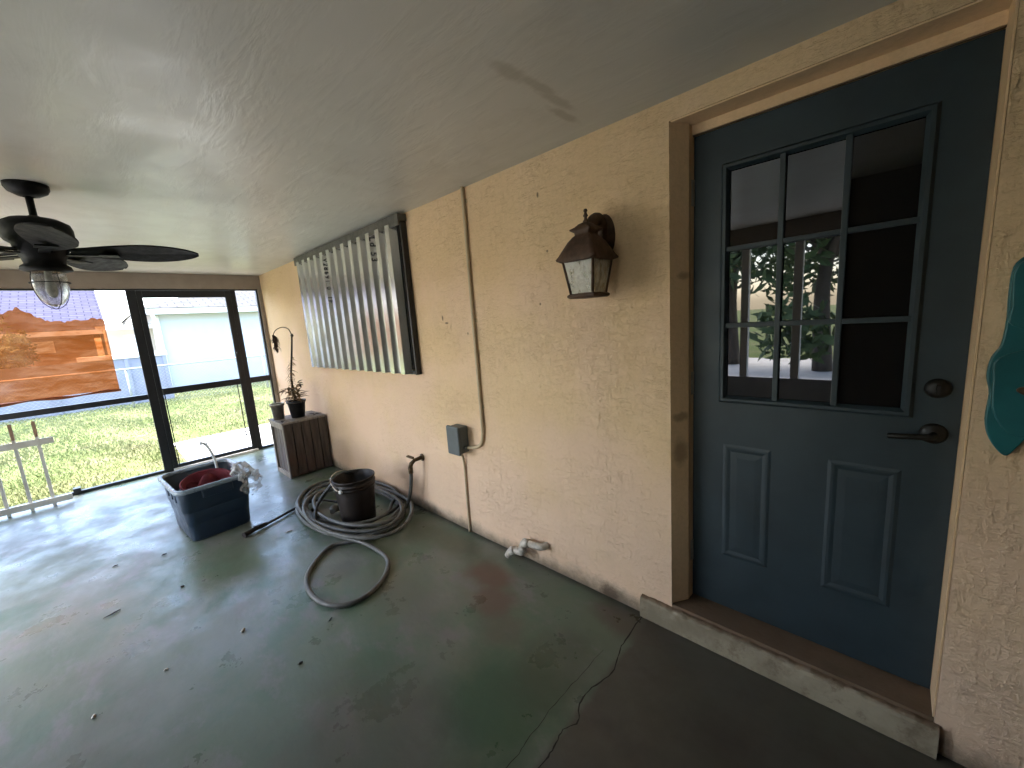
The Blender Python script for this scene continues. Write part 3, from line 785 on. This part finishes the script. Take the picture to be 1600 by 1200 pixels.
tag(b.build('plastic_bag', M['bag']), 'crumpled clear plastic bag draped over the corner of the navy tote', 'plastic bag', None, 'thing')

# ------------------------------------------------------------------ bucket
BX, BY = 2.325, .425
bk = thing('bucket', 'dark brown plastic bucket standing inside the grey hose coil', 'bucket', (BX, BY, .0))
b = MB(); b.lathe([(0, 0), (.120, 0), (.127, .006), (.133, .10), (.146, .275), (.146, .29), (.154, .292), (.154, .300), (.148, .303), (.148, .315), (.157, .318), (.157, .327), (.149, .331), (.151, .352), (.157, .354), (.158, .366), (.152, .368), (.148, .362), (.128, .02), (0, .016)], n=44)
b.build('bucket_body', M['bucket'], bk)
b = MB(); b.lathe([(0, .20), (.138, .20)], n=32); b.build('dark_contents', M['soil'], bk)
for s in (-1, 1):
    a_ = rad(118); c_, s_ = math.cos(a_) * .162 * s, math.sin(a_) * .162 * s
    b = MB(); b.lathe([(0, .012), (.014, .010), (.017, 0)], (c_, s_, .305), 14, True, Matrix.Rotation(a_ if s > 0 else a_ + math.pi, 4, 'Z') @ Matrix.Rotation(rad(90), 4, 'Y')); b.build('handle_ear', M['white'], bk)
a_ = rad(118); ca, sa = math.cos(a_), math.sin(a_)
P_ = []
for k in range(21):
    t = math.pi * k / 20; along = math.cos(t) * .172; drop = -math.sin(t) * .175
    P_.append((ca * along - sa * (drop * .93), sa * along + ca * (drop * .93), .305 + abs(drop) * .22))
# bail rests on the rim on the near side
b = MB(); b.tube([(ca * .168, sa * .168, .305)] + [(x * 1.0, y * 1.0, max(z, .30) + .045 * math.sin(math.pi * i / 20)) for i, (x, y, z) in enumerate(P_)][1:-1] + [(-ca * .168, -sa * .168, .305)], .0035, 8); b.build('wire_bail', M['steel'], bk)

# ------------------------------------------------------------------ hoses
def gz(i, base): return base
loops = []; pts = []
rng = random.Random(3)
CX, CY = 2.62, .385
pts += [(2.01, .105, .385), (2.025, .10, .30), (2.06, .105, .17), (2.11, .12, .06), (2.20, .115, .022)]
turns = 6; per = 16; ph0 = math.atan2((.115 - CY) / .31, (2.2 - CX) / .62)
for k in range(turns * per):
    a_ = ph0 + 2 * math.pi * (k + 1) / per
    t = k // per; w = .82 + .22 * rng.random() if k % 5 == 0 else None
    f = .86 + .15 * math.sin(k * .21 + t) + .05 * math.sin(k * .53)
    rx, ry = .68 * f, min(.345 * (f + .06), .36)
    x = CX + rx * math.cos(a_) - .03 * t; y = CY + ry * math.sin(a_) + .012 * math.sin(k * .7)
    z = .0145 + .0235 * min(t, 3) * (.6 + .4 * abs(math.sin(k * .37))) + .006 * math.sin(k * .9)
    pts.append((x, max(y, .022), max(z, .0145)))
pts += [(1.96, .42, .05), (1.95, .52, .03), (2.02, .62, .0150), (2.088, .735, .0145), (2.01, .865, .0145), (1.862, .987, .0145), (1.687, 1.035, .0145), (1.526, 1.022, .0145), (1.432, .973, .0145), (1.385, .886, .0145), (1.405, .78, .0145),
        (1.474, .672, .0145), (1.602, .583, .0145), (1.762, .568, .016), (1.924, .603, .035), (2.062, .655, .042), (2.216, .70, .05), (2.45, .715, .06), (2.7, .66, .05)]
b = MB(); b.tube(smooth_path(pts, 5), .0138, 10)
ho = thing('garden_hose', 'thick grey garden hose coiled on the floor with one loop lying out front', 'hose')
b.build('hose_line', M['hose'], ho)
b = MB(); b.tube([(2.008, .107, .398), (2.014, .102, .35)], .018, 12); b.build('hose_coupling', M['brass'], ho)
# arches of hose leaning on the bucket
lp = [(2.75, .66, .014), (2.70, .55, .13), (2.62, .50, .24), (2.52, .46, .335), (2.46, .38, .36), (2.47, .29, .33), (2.62, .20, .2), (2.85, .12, .05), (2.6, .06, .05), (2.2, .14, .05), (2.12, .4, .05), (2.2, .62, .045), (2.45, .70, .05), (2.62, .62, .12), (2.60, .54, .22), (2.53, .50, .28), (2.5, .40, .30), (2.58, .30, .2), (2.72, .25, .06), (2.9, .3, .02)]
b = MB(); b.tube(smooth_path(lp, 7), .0125, 10)
dh = thing('garden_hose', 'dark hose looped up against the bucket, its black spray nozzle reaching toward the tote', 'hose')
b.build('hose_line', M['hose_dark'], dh)
b = MB(); b.tube(smooth_path([(2.83, 1.02, .018), (2.887, .87, .018), (2.957, .691, .02), (2.93, .53, .035), (2.80, .44, .03), (2.66, .38, .02)], 6), .0105, 10); b.build('hose_tail', M['hose_dark'], dh)
b = MB(); b.tube([(2.86, .94, .02), (2.845, .985, .022), (2.825, 1.03, .025), (2.80, 1.085, .024), (2.79, 1.11, .022)], [.015, .019, .016, .019, .022], 12); b.box(2.825, 2.845, .97, 1.035, .028, .045); b.build('spray_nozzle', M['bucket'], dh)
b = MB(); b.tube([(2.60, .47, .03), (2.58, .52, .055), (2.52, .55, .06)], [.022, .032, .02], 12); b.build('hose_connector', M['hose'], dh)

# ------------------------------------------------------------------ wooden crate with pots
KX0, KX1, KY0, KY1, KH = 3.80, 4.24, .02, .455, .600
cr = thing('wooden_crate', 'dark weathered slatted wooden crate in the corner carrying two plant pots', 'crate', (KX0, KY0, 0))
DXc, DYc = KX1 - KX0, KY1 - KY0
nb = 5; wv = DYc / nb
for k in range(nb):
    b = MB(); b.box(.0, .016, k * wv + .004, (k + 1) * wv - .004, .012, KH - .02); b.build('front_slat', M['wood'], cr, .002)
for k in range(4):
    w4 = (DXc - .04) / 4
    b = MB(); b.box(.02 + k * w4 + .004, .02 + (k + 1) * w4 - .004, DYc - .03, DYc - .016, .03, KH - .04); b.build('side_slat', M['wood'], cr, .002)
b = MB()
b.box(.0165, .055, DYc - .0155, DYc, 0, KH - .02); b.box(DXc - .045, DXc, DYc - .0155, DYc, 0, KH - .02)
b.box(.0555, DXc - .0455, DYc - .0155, DYc, 0.0, .05); b.box(.0555, DXc - .0455, DYc - .0155, DYc, KH - .075, KH - .02)
b.build('side_frame', M['wood2'], cr, .002)
b = MB(); b.box(.017, DXc, .0, .014, 0, KH - .02); b.box(DXc - .014, DXc, .0145, DYc - .031, 0, KH - .02); b.box(.017, DXc - .0145, .0145, DYc - .031, .02, .035); b.build('inner_board', M['wood'], cr)
for k in range(3):
    w3 = DXc / 3
    b = MB(); b.box(-.012 + k * w3 + .002, -.012 + (k + 1) * w3 - .002, -.005, DYc + .012, KH - .0195, KH + .001 * (k % 2)); b.build('top_board', M['wood2'], cr, .003)

def pot(name, label, x, y, r0, r1, h, m):
    t = thing(name, label, 'plant pot', (x, y, KH + .0015))
    b = MB(); b.lathe([(0, 0), (r0, 0), (r1, h - .025), (r1 + .008, h - .024), (r1 + .009, h), (r1 - .002, h), (r1 - .004, h - .02), (r0 - .004, .01), (0, .01)], n=28); b.build('pot_body', m, t)
    b = MB(); b.lathe([(0, h - .022), (r1 - .006, h - .03)], n=24); b.build('soil', M['soil'], t)
    return t
pot('plant_pot', 'black plastic nursery pot with a dried-out plant, on the wooden crate', 3.985, .235, .066, .088, .185, M['pot'])
t2 = pot('plant_pot', 'smaller dull metal pot with pale rim behind the black pot on the crate', 4.09, .395, .052, .062, .165, M['tin'])
b = MB(); b.tube([(.067 * math.cos(2 * math.pi * k / 28), .067 * math.sin(2 * math.pi * k / 28), .166) for k in range(28)], .005, 8, True); b.build('pale_rim', M['white'], t2)
# dried orchid-like plant
pl = thing('dried_plant', 'dried leggy plant drooping at its tip, growing in the black pot', 'plant', (3.985, .235, KH + .16))
stem = smooth_path([(0, 0, 0), (.01, .01, .16), (.02, .0, .30), (.03, -.03, .46), (.04, -.06, .62), (.045, -.075, .72)], 6)
b = MB(); b.tube(stem, [.013 - .005 * i / len(stem) for i in range(len(stem))], 8)
b.tube(smooth_path([(.045, -.075, .72), (.05, -.055, .79), (.055, .005, .815), (.06, .07, .785), (.06, .10, .72), (.06, .085, .62)], 6), .0042, 7)
b.lathe([(0, -.02), (.014, -.008), (.016, .004), (.008, .018), (0, .022)], (.045, -.078, .72), 12)
b.build('stem', M['stem'], pl)
def leaf(b, p, d, L, w, curl=.3):
    p = Vector(p); d = Vector(d).normalized(); s = d.cross(Vector((0, 0, 1)));
    if s.length < .1: s = Vector((1, 0, 0))
    s.normalize(); up = s.cross(d); vs = []; fs = []
    for i in range(6):
        t = i / 5; c = p + d * L * t - up * 0 + Vector((0, 0, -curl * L * t * t)) ; ww = w * math.sin(math.pi * min(.08 + t * .92, 1)) 
        vs += [c - s * ww + up * ww * .4, c, c + s * ww + up * ww * .4]
    for i in range(5):
        for k in (0, 1): fs.append((i * 3 + k, i * 3 + k + 1, i * 3 + k + 4, i * 3 + k + 3))
    b.add(vs, fs, True)
r2 = random.Random(11)
b = MB()
for k in range(60):
    z = r2.uniform(.02, .17); a_ = r2.uniform(0, 6.28)
    leaf(b, (r2.uniform(-.05, .05), r2.uniform(-.03, .07), z), (math.cos(a_), math.sin(a_), r2.uniform(-.2, .9)), r2.uniform(.07, .15), r2.uniform(.010, .020), r2.uniform(.2, .7))
for k in range(80):
    i = int(r2.uniform(.2, .62) * len(stem)); a_ = r2.uniform(0, 6.28)
    leaf(b, stem[i], (math.cos(a_), math.sin(a_), r2.uniform(-.3, .8)), r2.uniform(.03, .075), r2.uniform(.004, .008), r2.uniform(.3, 1))
b.build('dry_leaves', M['deadleaf'], pl)
b = MB()
for k in range(48):
    t = r2.random(); a_ = r2.uniform(0, 6.28)
    leaf(b, (.06, .095 - .015 * t + r2.uniform(-.015, .015), .75 - .16 * t), (math.cos(a_) * .5, math.sin(a_) * .8, -.8), r2.uniform(.03, .06), r2.uniform(.006, .012), .3)
b.build('withered_bloom', M['rust'], pl)
b = MB()
for k in range(9):
    a_ = r2.uniform(-2.6, -.4); leaf(b, (.02, -.05, .19 + r2.uniform(-.02, .02)), (math.cos(a_) * .4, math.sin(a_), r2.uniform(-.4, .8)), r2.uniform(.05, .085), .02, .3)
b.build('dark_leaves', M['stem'], pl)
for i, (x, y, rz, L_) in enumerate(((3.87, .075, 1.9, .12), (3.93, .12, .4, .10), (3.84, .44, 2.6, .10))):
    b = MB(); leaf(b, (-.05, 0, .006), (1, .1, .12), L_, .018, .1)
    o = b.build('fallen_leaf', M['stem'], None, 0, 2, .002); o.location = (x, y, KH + .004); o.rotation_euler = (0, 0, rz)
    tag(o, ('dark curled leaf at the wall-side front corner of the crate top', 'dark dry leaf lying between black pot and stucco wall on the crate', 'dark dry leaf at the screen-side edge of the crate top, beside the metal pot')[i], 'leaf', 'fallen leaves on the crate', 'thing')

# ------------------------------------------------------------------ teal wall ornament at the door's far side
tl_ = thing('wall_ornament', 'teal painted wooden ornament with brown band hanging on the wall by the door', 'wall ornament', (0, .004, 0))
outl = [(-.915, 1.565), (-.893, 1.535), (-.890, 1.47), (-.892, 1.40), (-.888, 1.335), (-.874, 1.30), (-.870, 1.25), (-.878, 1.20), (-.876, 1.13), (-.888, 1.075), (-.918, 1.032), (-.938, 1.060), (-.955, 1.09), (-1.0, 1.10), (-1.06, 1.13), (-1.085, 1.22), (-1.07, 1.32), (-1.08, 1.42), (-1.06, 1.52), (-1.0, 1.58), (-.95, 1.59)]
up_ = [q for q in outl if q[1] > 1.33]
def sm2(o_): return [(v.x, v.y) for v in smooth_path([(x, z, 0) for x, z in o_], 4, True)]
b = MB(); b.prism(sm2(outl), lambda u, v, w: (u, w * .016, v)); b.build('lower_board', M['teal'], tl_, .003)
b = MB(); b.prism(sm2([(-.898, 1.54), (-.896, 1.44), (-.902, 1.385), (-1.0, 1.36), (-1.07, 1.40), (-1.06, 1.51), (-.98, 1.565)]), lambda u, v, w: (u, .0165 + w * .012, v)); b.build('upper_scale', M['teal'], tl_, .003)
b = MB(); b.prism(sm2([(-.885, 1.30), (-.880, 1.24), (-.888, 1.15), (-.93, 1.09), (-1.0, 1.12), (-1.06, 1.2), (-1.05, 1.29), (-.97, 1.33)]), lambda u, v, w: (u, .0165 + w * .010, v)); b.build('lower_scale', M['teal'], tl_, .003)
b = MB(); b.prism(sm2([(-.925, 1.225), (-.935, 1.205), (-1.0, 1.185), (-1.08, 1.19), (-1.085, 1.235), (-1.0, 1.24)]), lambda u, v, w: (u, .027 + w * .012, v)); b.build('brown_band', M['brownpaint'], tl_, .003)
b = MB(); b.prism(sm2([(-.91, 1.575), (-.905, 1.60), (-.93, 1.66), (-.99, 1.66), (-1.0, 1.595), (-.95, 1.575)]), lambda u, v, w: (u, .017 + w * .012, v)); b.build('brown_crest', M['brownpaint'], tl_, .003)

# ------------------------------------------------------------------ debris on the floor
for i, (x, y, L_, k, lab) in enumerate(((1.669, 1.373, .030, 1, 'pale pebble-like chip lying on the open floor in front of the hose loop'), (1.611, 1.914, .026, 1, 'pale chip on the floor at the bottom left'), (2.424, 1.526, .022, 1, 'dark crumb on the floor in front of the tote shadow'),
        (2.443, 1.838, .075, 0, 'dark twig lying on the pale floor left of the tote shadow'), (3.021, 1.555, .03, 0, 'dark twig scrap just left of the tote'), (1.207, 1.251, .022, 1, 'small brown crumb on the floor well below the hose loop'),
        (1.379, 1.045, .026, 0, 'dark bit of twig just below the hose loop'), (1.676, 1.679, .02, 1, 'brown crumb on the floor between the two pale chips'), (3.127, 1.803, .028, 0, 'thin twig on the pale floor toward the picket gate'), (2.60, .86, .05, 0, 'reddish dry leaf scrap beside the hose coil'))):
    if k:
        b = MB(); b.lathe([(0, 0), (L_ * .4, .002), (L_ * .5, L_ * .2), (L_ * .3, L_ * .38), (0, L_ * .42)], n=9, M=Matrix.Diagonal((1, .55, 1, 1)))
        o = b.build('floor_debris', M['pvc'] if 'pale' in lab else M['stem'])
    else:
        b = MB(); b.tube([(-L_ / 2, 0, .004), (0, L_ * .06, .006), (L_ / 2, 0, .004)], [.0025, .004, .0015], 6); o = b.build('floor_debris', M['deadleaf'] if 'reddish' in lab else M['stem'])
    o.location = (x, y, 0); o.rotation_euler = (0, 0, random.uniform(0, 3.1)); tag(o, lab, 'debris', 'debris on the porch floor', 'thing')

# ------------------------------------------------------------------ outside: ground
G = -.11
b = MB(); b.quad((-60, -90, G), (140, -90, G), (140, 90, G), (-60, 90, G)); tag(b.build('lawn', M['lawn']), kind='structure')
b = MB(); b.box(XE + .09, 7.5, -4, 1.02, G, G + .035); tag(b.build('path', M['concrete'], None, .01), kind='structure')
b = MB(); b.quad((-4, YO + .3, G + .006), (5.6, YO + .3, G + .006), (5.6, YO + 8, G + .006), (-4, YO + 8, G + .006)); tag(b.build('bounce_driveway', M['concrete']), kind='structure')  # unseen bright slab added to bounce sunlight up into the porch
rg = random.Random(5); vs = []; fs = []
def blades(n, x0, x1, y0, y1, h0, h1):
    for _ in range(n):
        x = x0 + (x1 - x0) * rg.random() ** 1.35; y = rg.uniform(y0, y1)
        if x < 7.52 and y < 1.05: continue
        hgt = rg.uniform(h0, h1) * (.5 + .9 * (.5 + .5 * math.sin(x * 1.9 + math.sin(y * 2.3) * 2) * math.sin(y * 1.4)))
        w = .0022 + .0006 * (x - 5); a_ = rg.uniform(0, 6.28); lean = rg.uniform(.1, .9) * hgt; b_ = rg.uniform(0, 6.28)
        o = len(vs); dx, dy = math.cos(a_) * w, math.sin(a_) * w
        vs.extend([(x - dx, y - dy, G), (x + dx, y + dy, G), (x + math.cos(b_) * lean * .4, y + math.sin(b_) * lean * .4, G + hgt * .7), (x + math.cos(b_) * lean, y + math.sin(b_) * lean, G + hgt)])
        fs.append((o, o + 1, o + 2)); fs.append((o + 1, o + 3, o + 2))
blades(110000, XE + .25, 17, -3.5, 5.2, .015, .06)
me = bpy.data.meshes.new('grass'); me.from_pydata(vs, [], fs); o = bpy.data.objects.new('grass', me); COL.objects.link(o); me.materials.append(M['grass']); tag(o, kind='stuff')

# chain-link fence
FXX = 13.5
cf = thing('chain_link_fence', 'low galvanised chain-link fence crossing the lawn before the white house', 'fence', (FXX, 0, G))
RT = 1.02
b = MB(); b.tube([(0, -9, RT), (0, 12, RT)], .024, 10); b.build('top_rail', M['chain'], cf)
for y in (-8, -5, -1.98, 1.13, 4.2, 7.3, 10.4):
    b = MB(); b.tube([(0.03, y, -.05), (0.03, y, RT + .02)], .026, 10); b.build('fence_post', M['chain'], cf)
b = MB(); st_ = .085; n_ = int(14 / st_)
for k in range(n_ + 12):
    for sg in (1, -1):
        y0 = -7 + k * st_; y1 = y0 + sg * (RT - .05)
        d = .0028
        b.add([(-.024, y0 - d, .03), (-.024, y0 + d, .03), (-.024, y1 + d, RT - .02), (-.024, y1 - d, RT - .02)], [(0, 1, 2, 3)])
b.build('chain_mesh', M['chain'], cf, 0, 2, .003)

# white neighbour house
nh = thing('white_house', 'white neighbouring house with hip roof and downspout behind the chain-link fence', 'house', (16, 0, G))
g0 = 2.50 - .0
b = MB(); b.box(0, 9, -12, .10, 0, 2.62); b.build('front_wall', M['whitewall'], nh)
b = MB(); b.box(1.6, 9, .101, 1.25, 0, 2.3); b.build('side_wing', M['cream'], nh)
b = MB(); b.box(1.28, 1.45, .101, 1.45, 2.14, 2.26); b.build('wing_fascia', M['trim'], nh)
b = MB(); b.box(-.5, -.44, -12.4, .46, 2.49, 2.66); b.box(-.44, 9.2, .40, .46, 2.49, 2.66); b.build('fascia', M['trim'], nh)
b = MB(); b.box(-.44, -.0, -12.4, .399, 2.56, 2.60); b.build('soffit', M['trim'], nh)
b = MB(); E0, E1, rz_ = -.56, 9.4, 3.0
c0 = (-.56, .52, 2.67); c1 = (-.56, -12.5, 2.67); r0_ = (4.2, -4.3, 4.30); r1_ = (4.2, -12.5, 4.30); c2 = (9.2, .52, 2.67); c3 = (9.2, -12.5, 2.67)
b.add([c0, c1, r1_, r0_, c2, c3], [(0, 1, 2, 3), (0, 3, 4), (4, 3, 2, 5)]); o = b.build('roof', M['roofG'], nh); uv_planar(o, lambda c: (c.y, c.x * 1.06))
b = MB(); b.tube(smooth_path([(-.42, .22, 2.52), (-.34, .20, 2.44), (-.10, .12, 2.34), (-.06, .10, 2.24), (-.06, .10, .1)], 5), .055, 8); b.build('downspout', M['trim'], nh)
b = MB(); b.box(1.585, 1.602, .35, .85, 1.1, 1.95); b.build('side_window', M['trim'], nh)

# grey fence panel with white cap beside the white house
gf = thing('vinyl_fence', 'grey-lavender fence panel with white cap beside the white house', 'fence', (14.5, 0, G))
b = MB(); b.box(0, .06, .22, 4.6, 0, 1.27)
b.build('fence_panel', M['greyvinyl'], gf)
b = MB(); b.box(-.05, .11, .17, 1.95, 1.271, 1.39); b.build('fence_cap', M['trim'], gf, .01)
for y in (.20, 1.0, 2.4, 3.8):
    b = MB(); b.box(-.03, -.001, y, y + .09, 0, 1.27); b.build('fence_post', M['greyvinyl'], gf)

# house with the lavender roof, seen past the torn film
lh = thing('peach_house', 'peach house with broad lavender shingle roof behind the torn amber film', 'house', (20, 0, G))
b = MB(); b.box(.5, 9, 1.5, 15, 0, 2.35); b.build('wall', M['pinkwall'], lh)
b = MB()
rv = [(0, 1.13, 2.27), (0, 15, 2.27), (5.2, 15, 4.45), (5.2, 1.13, 4.45), (10.4, 15, 2.27), (10.4, 1.13, 2.27)]
b.add(rv + [(x, y, z - .12) for x, y, z in rv], [(0, 1, 2, 3), (3, 2, 4, 5), (6, 9, 8, 7), (9, 11, 10, 8), (0, 6, 7, 1), (0, 3, 9, 6), (3, 5, 11, 9), (5, 4, 10, 11), (1, 7, 8, 2), (2, 8, 10, 4)])
o = b.build('roof', M['roofL'], lh); uv_planar(o, lambda c: (c.y, c.x * 1.08))
b = MB(); b.box(-.04, -.002, 1.13, 15, 2.10, 2.26); b.build('fascia', M['trim'], lh)
b = MB(); b.box(.46, .499, 2.5, 4.6, 1.55, 1.95); b.build('window', M['trim'], lh)
b = MB(); b.box(.46, .499, 5.6, 7.2, 1.0, 1.95); b.build('window', M['trim'], lh)
# shrubs behind the film and trees on the outer side (mirrored in the glass)
def crown(center, R_, n, size, seed, m):
    r = random.Random(seed); vs = []; fs = []
    cl = [(Vector((r.gauss(0, .5), r.gauss(0, .5), r.gauss(0, .38))), r.uniform(.22, .5)) for _ in range(22)]
    for _ in range(n):
        c, rr = r.choice(cl); d = Vector((r.gauss(0, 1), r.gauss(0, 1), r.gauss(0, 1))).normalized() * rr * (r.random() ** .4)
        p = Vector(center) + Vector(((c.x + d.x) * R_[0], (c.y + d.y) * R_[1], (c.z + d.z) * R_[2]))
        a_ = Vector((r.gauss(0, 1), r.gauss(0, 1), r.gauss(0, 1))).normalized(); q = a_.orthogonal().normalized(); s = size * r.uniform(.6, 1.4)
        o = len(vs); vs += [p - q * s * .35, p + a_ * s, p + q * s * .35, p - a_ * s]; fs.append((o, o + 1, o + 2, o + 3))
    b = MB(); b.add(vs, fs); return b
def tree(x, y, h, R_, seed, label):
    t = thing('tree', label, 'tree', (x, y, G))
    b = MB(); b.tube(smooth_path([(0, 0, -.05), (.08, .03, h * .3), (-.05, .05, h * .55), (.05, 0, h * .8)], 5), [.20 - .012 * i for i in range(16)], 10)
    for k in range(4):
        a_ = 1.6 * k + seed; b.tube([(0, .03, h * .42), (math.cos(a_) * R_[0] * .4, math.sin(a_) * R_[1] * .4, h * .7)], [.08, .03], 7)
    b.build('trunk', M['bark'], t)
    me_b = crown((0, 0, h * .78), R_, 5200, .16, seed, None); o_ = me_b.build('crown', M['leaf'], t)
tree(.4, 9.0, 5.6, (2.6, 2.3, 2.3), 1, 'leafy tree across the drive, mirrored in the left panes of the door')
tree(2.4, 9.8, 5.6, (2.6, 2.2, 2.3), 2, 'leafy tree farther along the drive, mirrored beside the first one')
tree(-1.6, 9.0, 5.2, (2.2, 2.0, 2.2), 3, 'leafy tree mirrored in the middle panes of the door, behind the post')
def shrub(x, y, h, R_, seed, label):
    t = thing('shrub', label, 'shrub', (x, y, G))
    b = MB()
    for k in range(5):
        a_ = k * 1.3; b.tube([(0, 0, -.02), (math.cos(a_) * R_[0] * .5, math.sin(a_) * R_[1] * .5, h * .7)], [.03, .01], 6)
    b.build('stem', M['bark'], t); crown((0, 0, h * .6), R_, 2600, .09, seed, None).build('foliage', M['leaf'], t)
shrub(18.6, 3.6, 2.6, (.8, 1.0, 1.4), 8, 'tall bush against the peach house, seen through the amber film')

# ------------------------------------------------------------------ world, sun, camera
w = bpy.data.worlds.new('World'); SC.world = w; w.use_nodes = True
t = w.node_tree; bg = t.nodes['Background']
sky = t.nodes.new('ShaderNodeTexSky'); sky.sky_type = 'NISHITA'; sky.sun_disc = False
SUN_EL, SUN_AZ = 60, 72     # azimuth of the sun measured from +X toward +Y
sky.sun_elevation = rad(SUN_EL); sky.sun_rotation = rad(90 - SUN_AZ)
sky.air_density = 1.0; sky.dust_density = 2.5; sky.ozone_density = 1.0
t.links.new(sky.outputs[0], bg.inputs[0]); bg.inputs[1].default_value = .15
sl = bpy.data.lights.new('sun', 'SUN'); sl.energy = 1.1; sl.angle = rad(20); sl.color = (1, .97, .93)
so = bpy.data.objects.new('sun', sl); COL.objects.link(so)
d = Vector((math.cos(rad(SUN_EL)) * math.cos(rad(SUN_AZ)), math.cos(rad(SUN_EL)) * math.sin(rad(SUN_AZ)), math.sin(rad(SUN_EL))))
so.rotation_euler = d.to_track_quat('Z', 'Y').to_euler(); so.location = (6, 8, 8)

cam = bpy.data.cameras.new('camera'); co = bpy.data.objects.new('camera', cam); COL.objects.link(co)
cam.sensor_fit = 'HORIZONTAL'; cam.sensor_width = 36; cam.lens = 36 * 623.55 / 1600
cam.clip_start = .02; cam.clip_end = 500
right = Vector((-.725625, -.684519, -.070014)); up = Vector((.060754, -.165088, .984406)); fwd = Vector((.685403, -.710056, -.161379))
co.matrix_world = Matrix(((right.x, up.x, -fwd.x, -.6781), (right.y, up.y, -fwd.y, 1.6765), (right.z, up.z, -fwd.z, 1.4944), (0, 0, 0, 1)))
SC.camera = co
vs_ = SC.view_settings; vs_.view_transform = 'Standard'; vs_.look = 'None'; vs_.exposure = 3.88; vs_.gamma = 1; vs_.use_curve_mapping = False
SC.cycles.max_bounces = 10; SC.cycles.diffuse_bounces = 6; SC.cycles.transparent_max_bounces = 12
SC.cycles.use_denoising = True
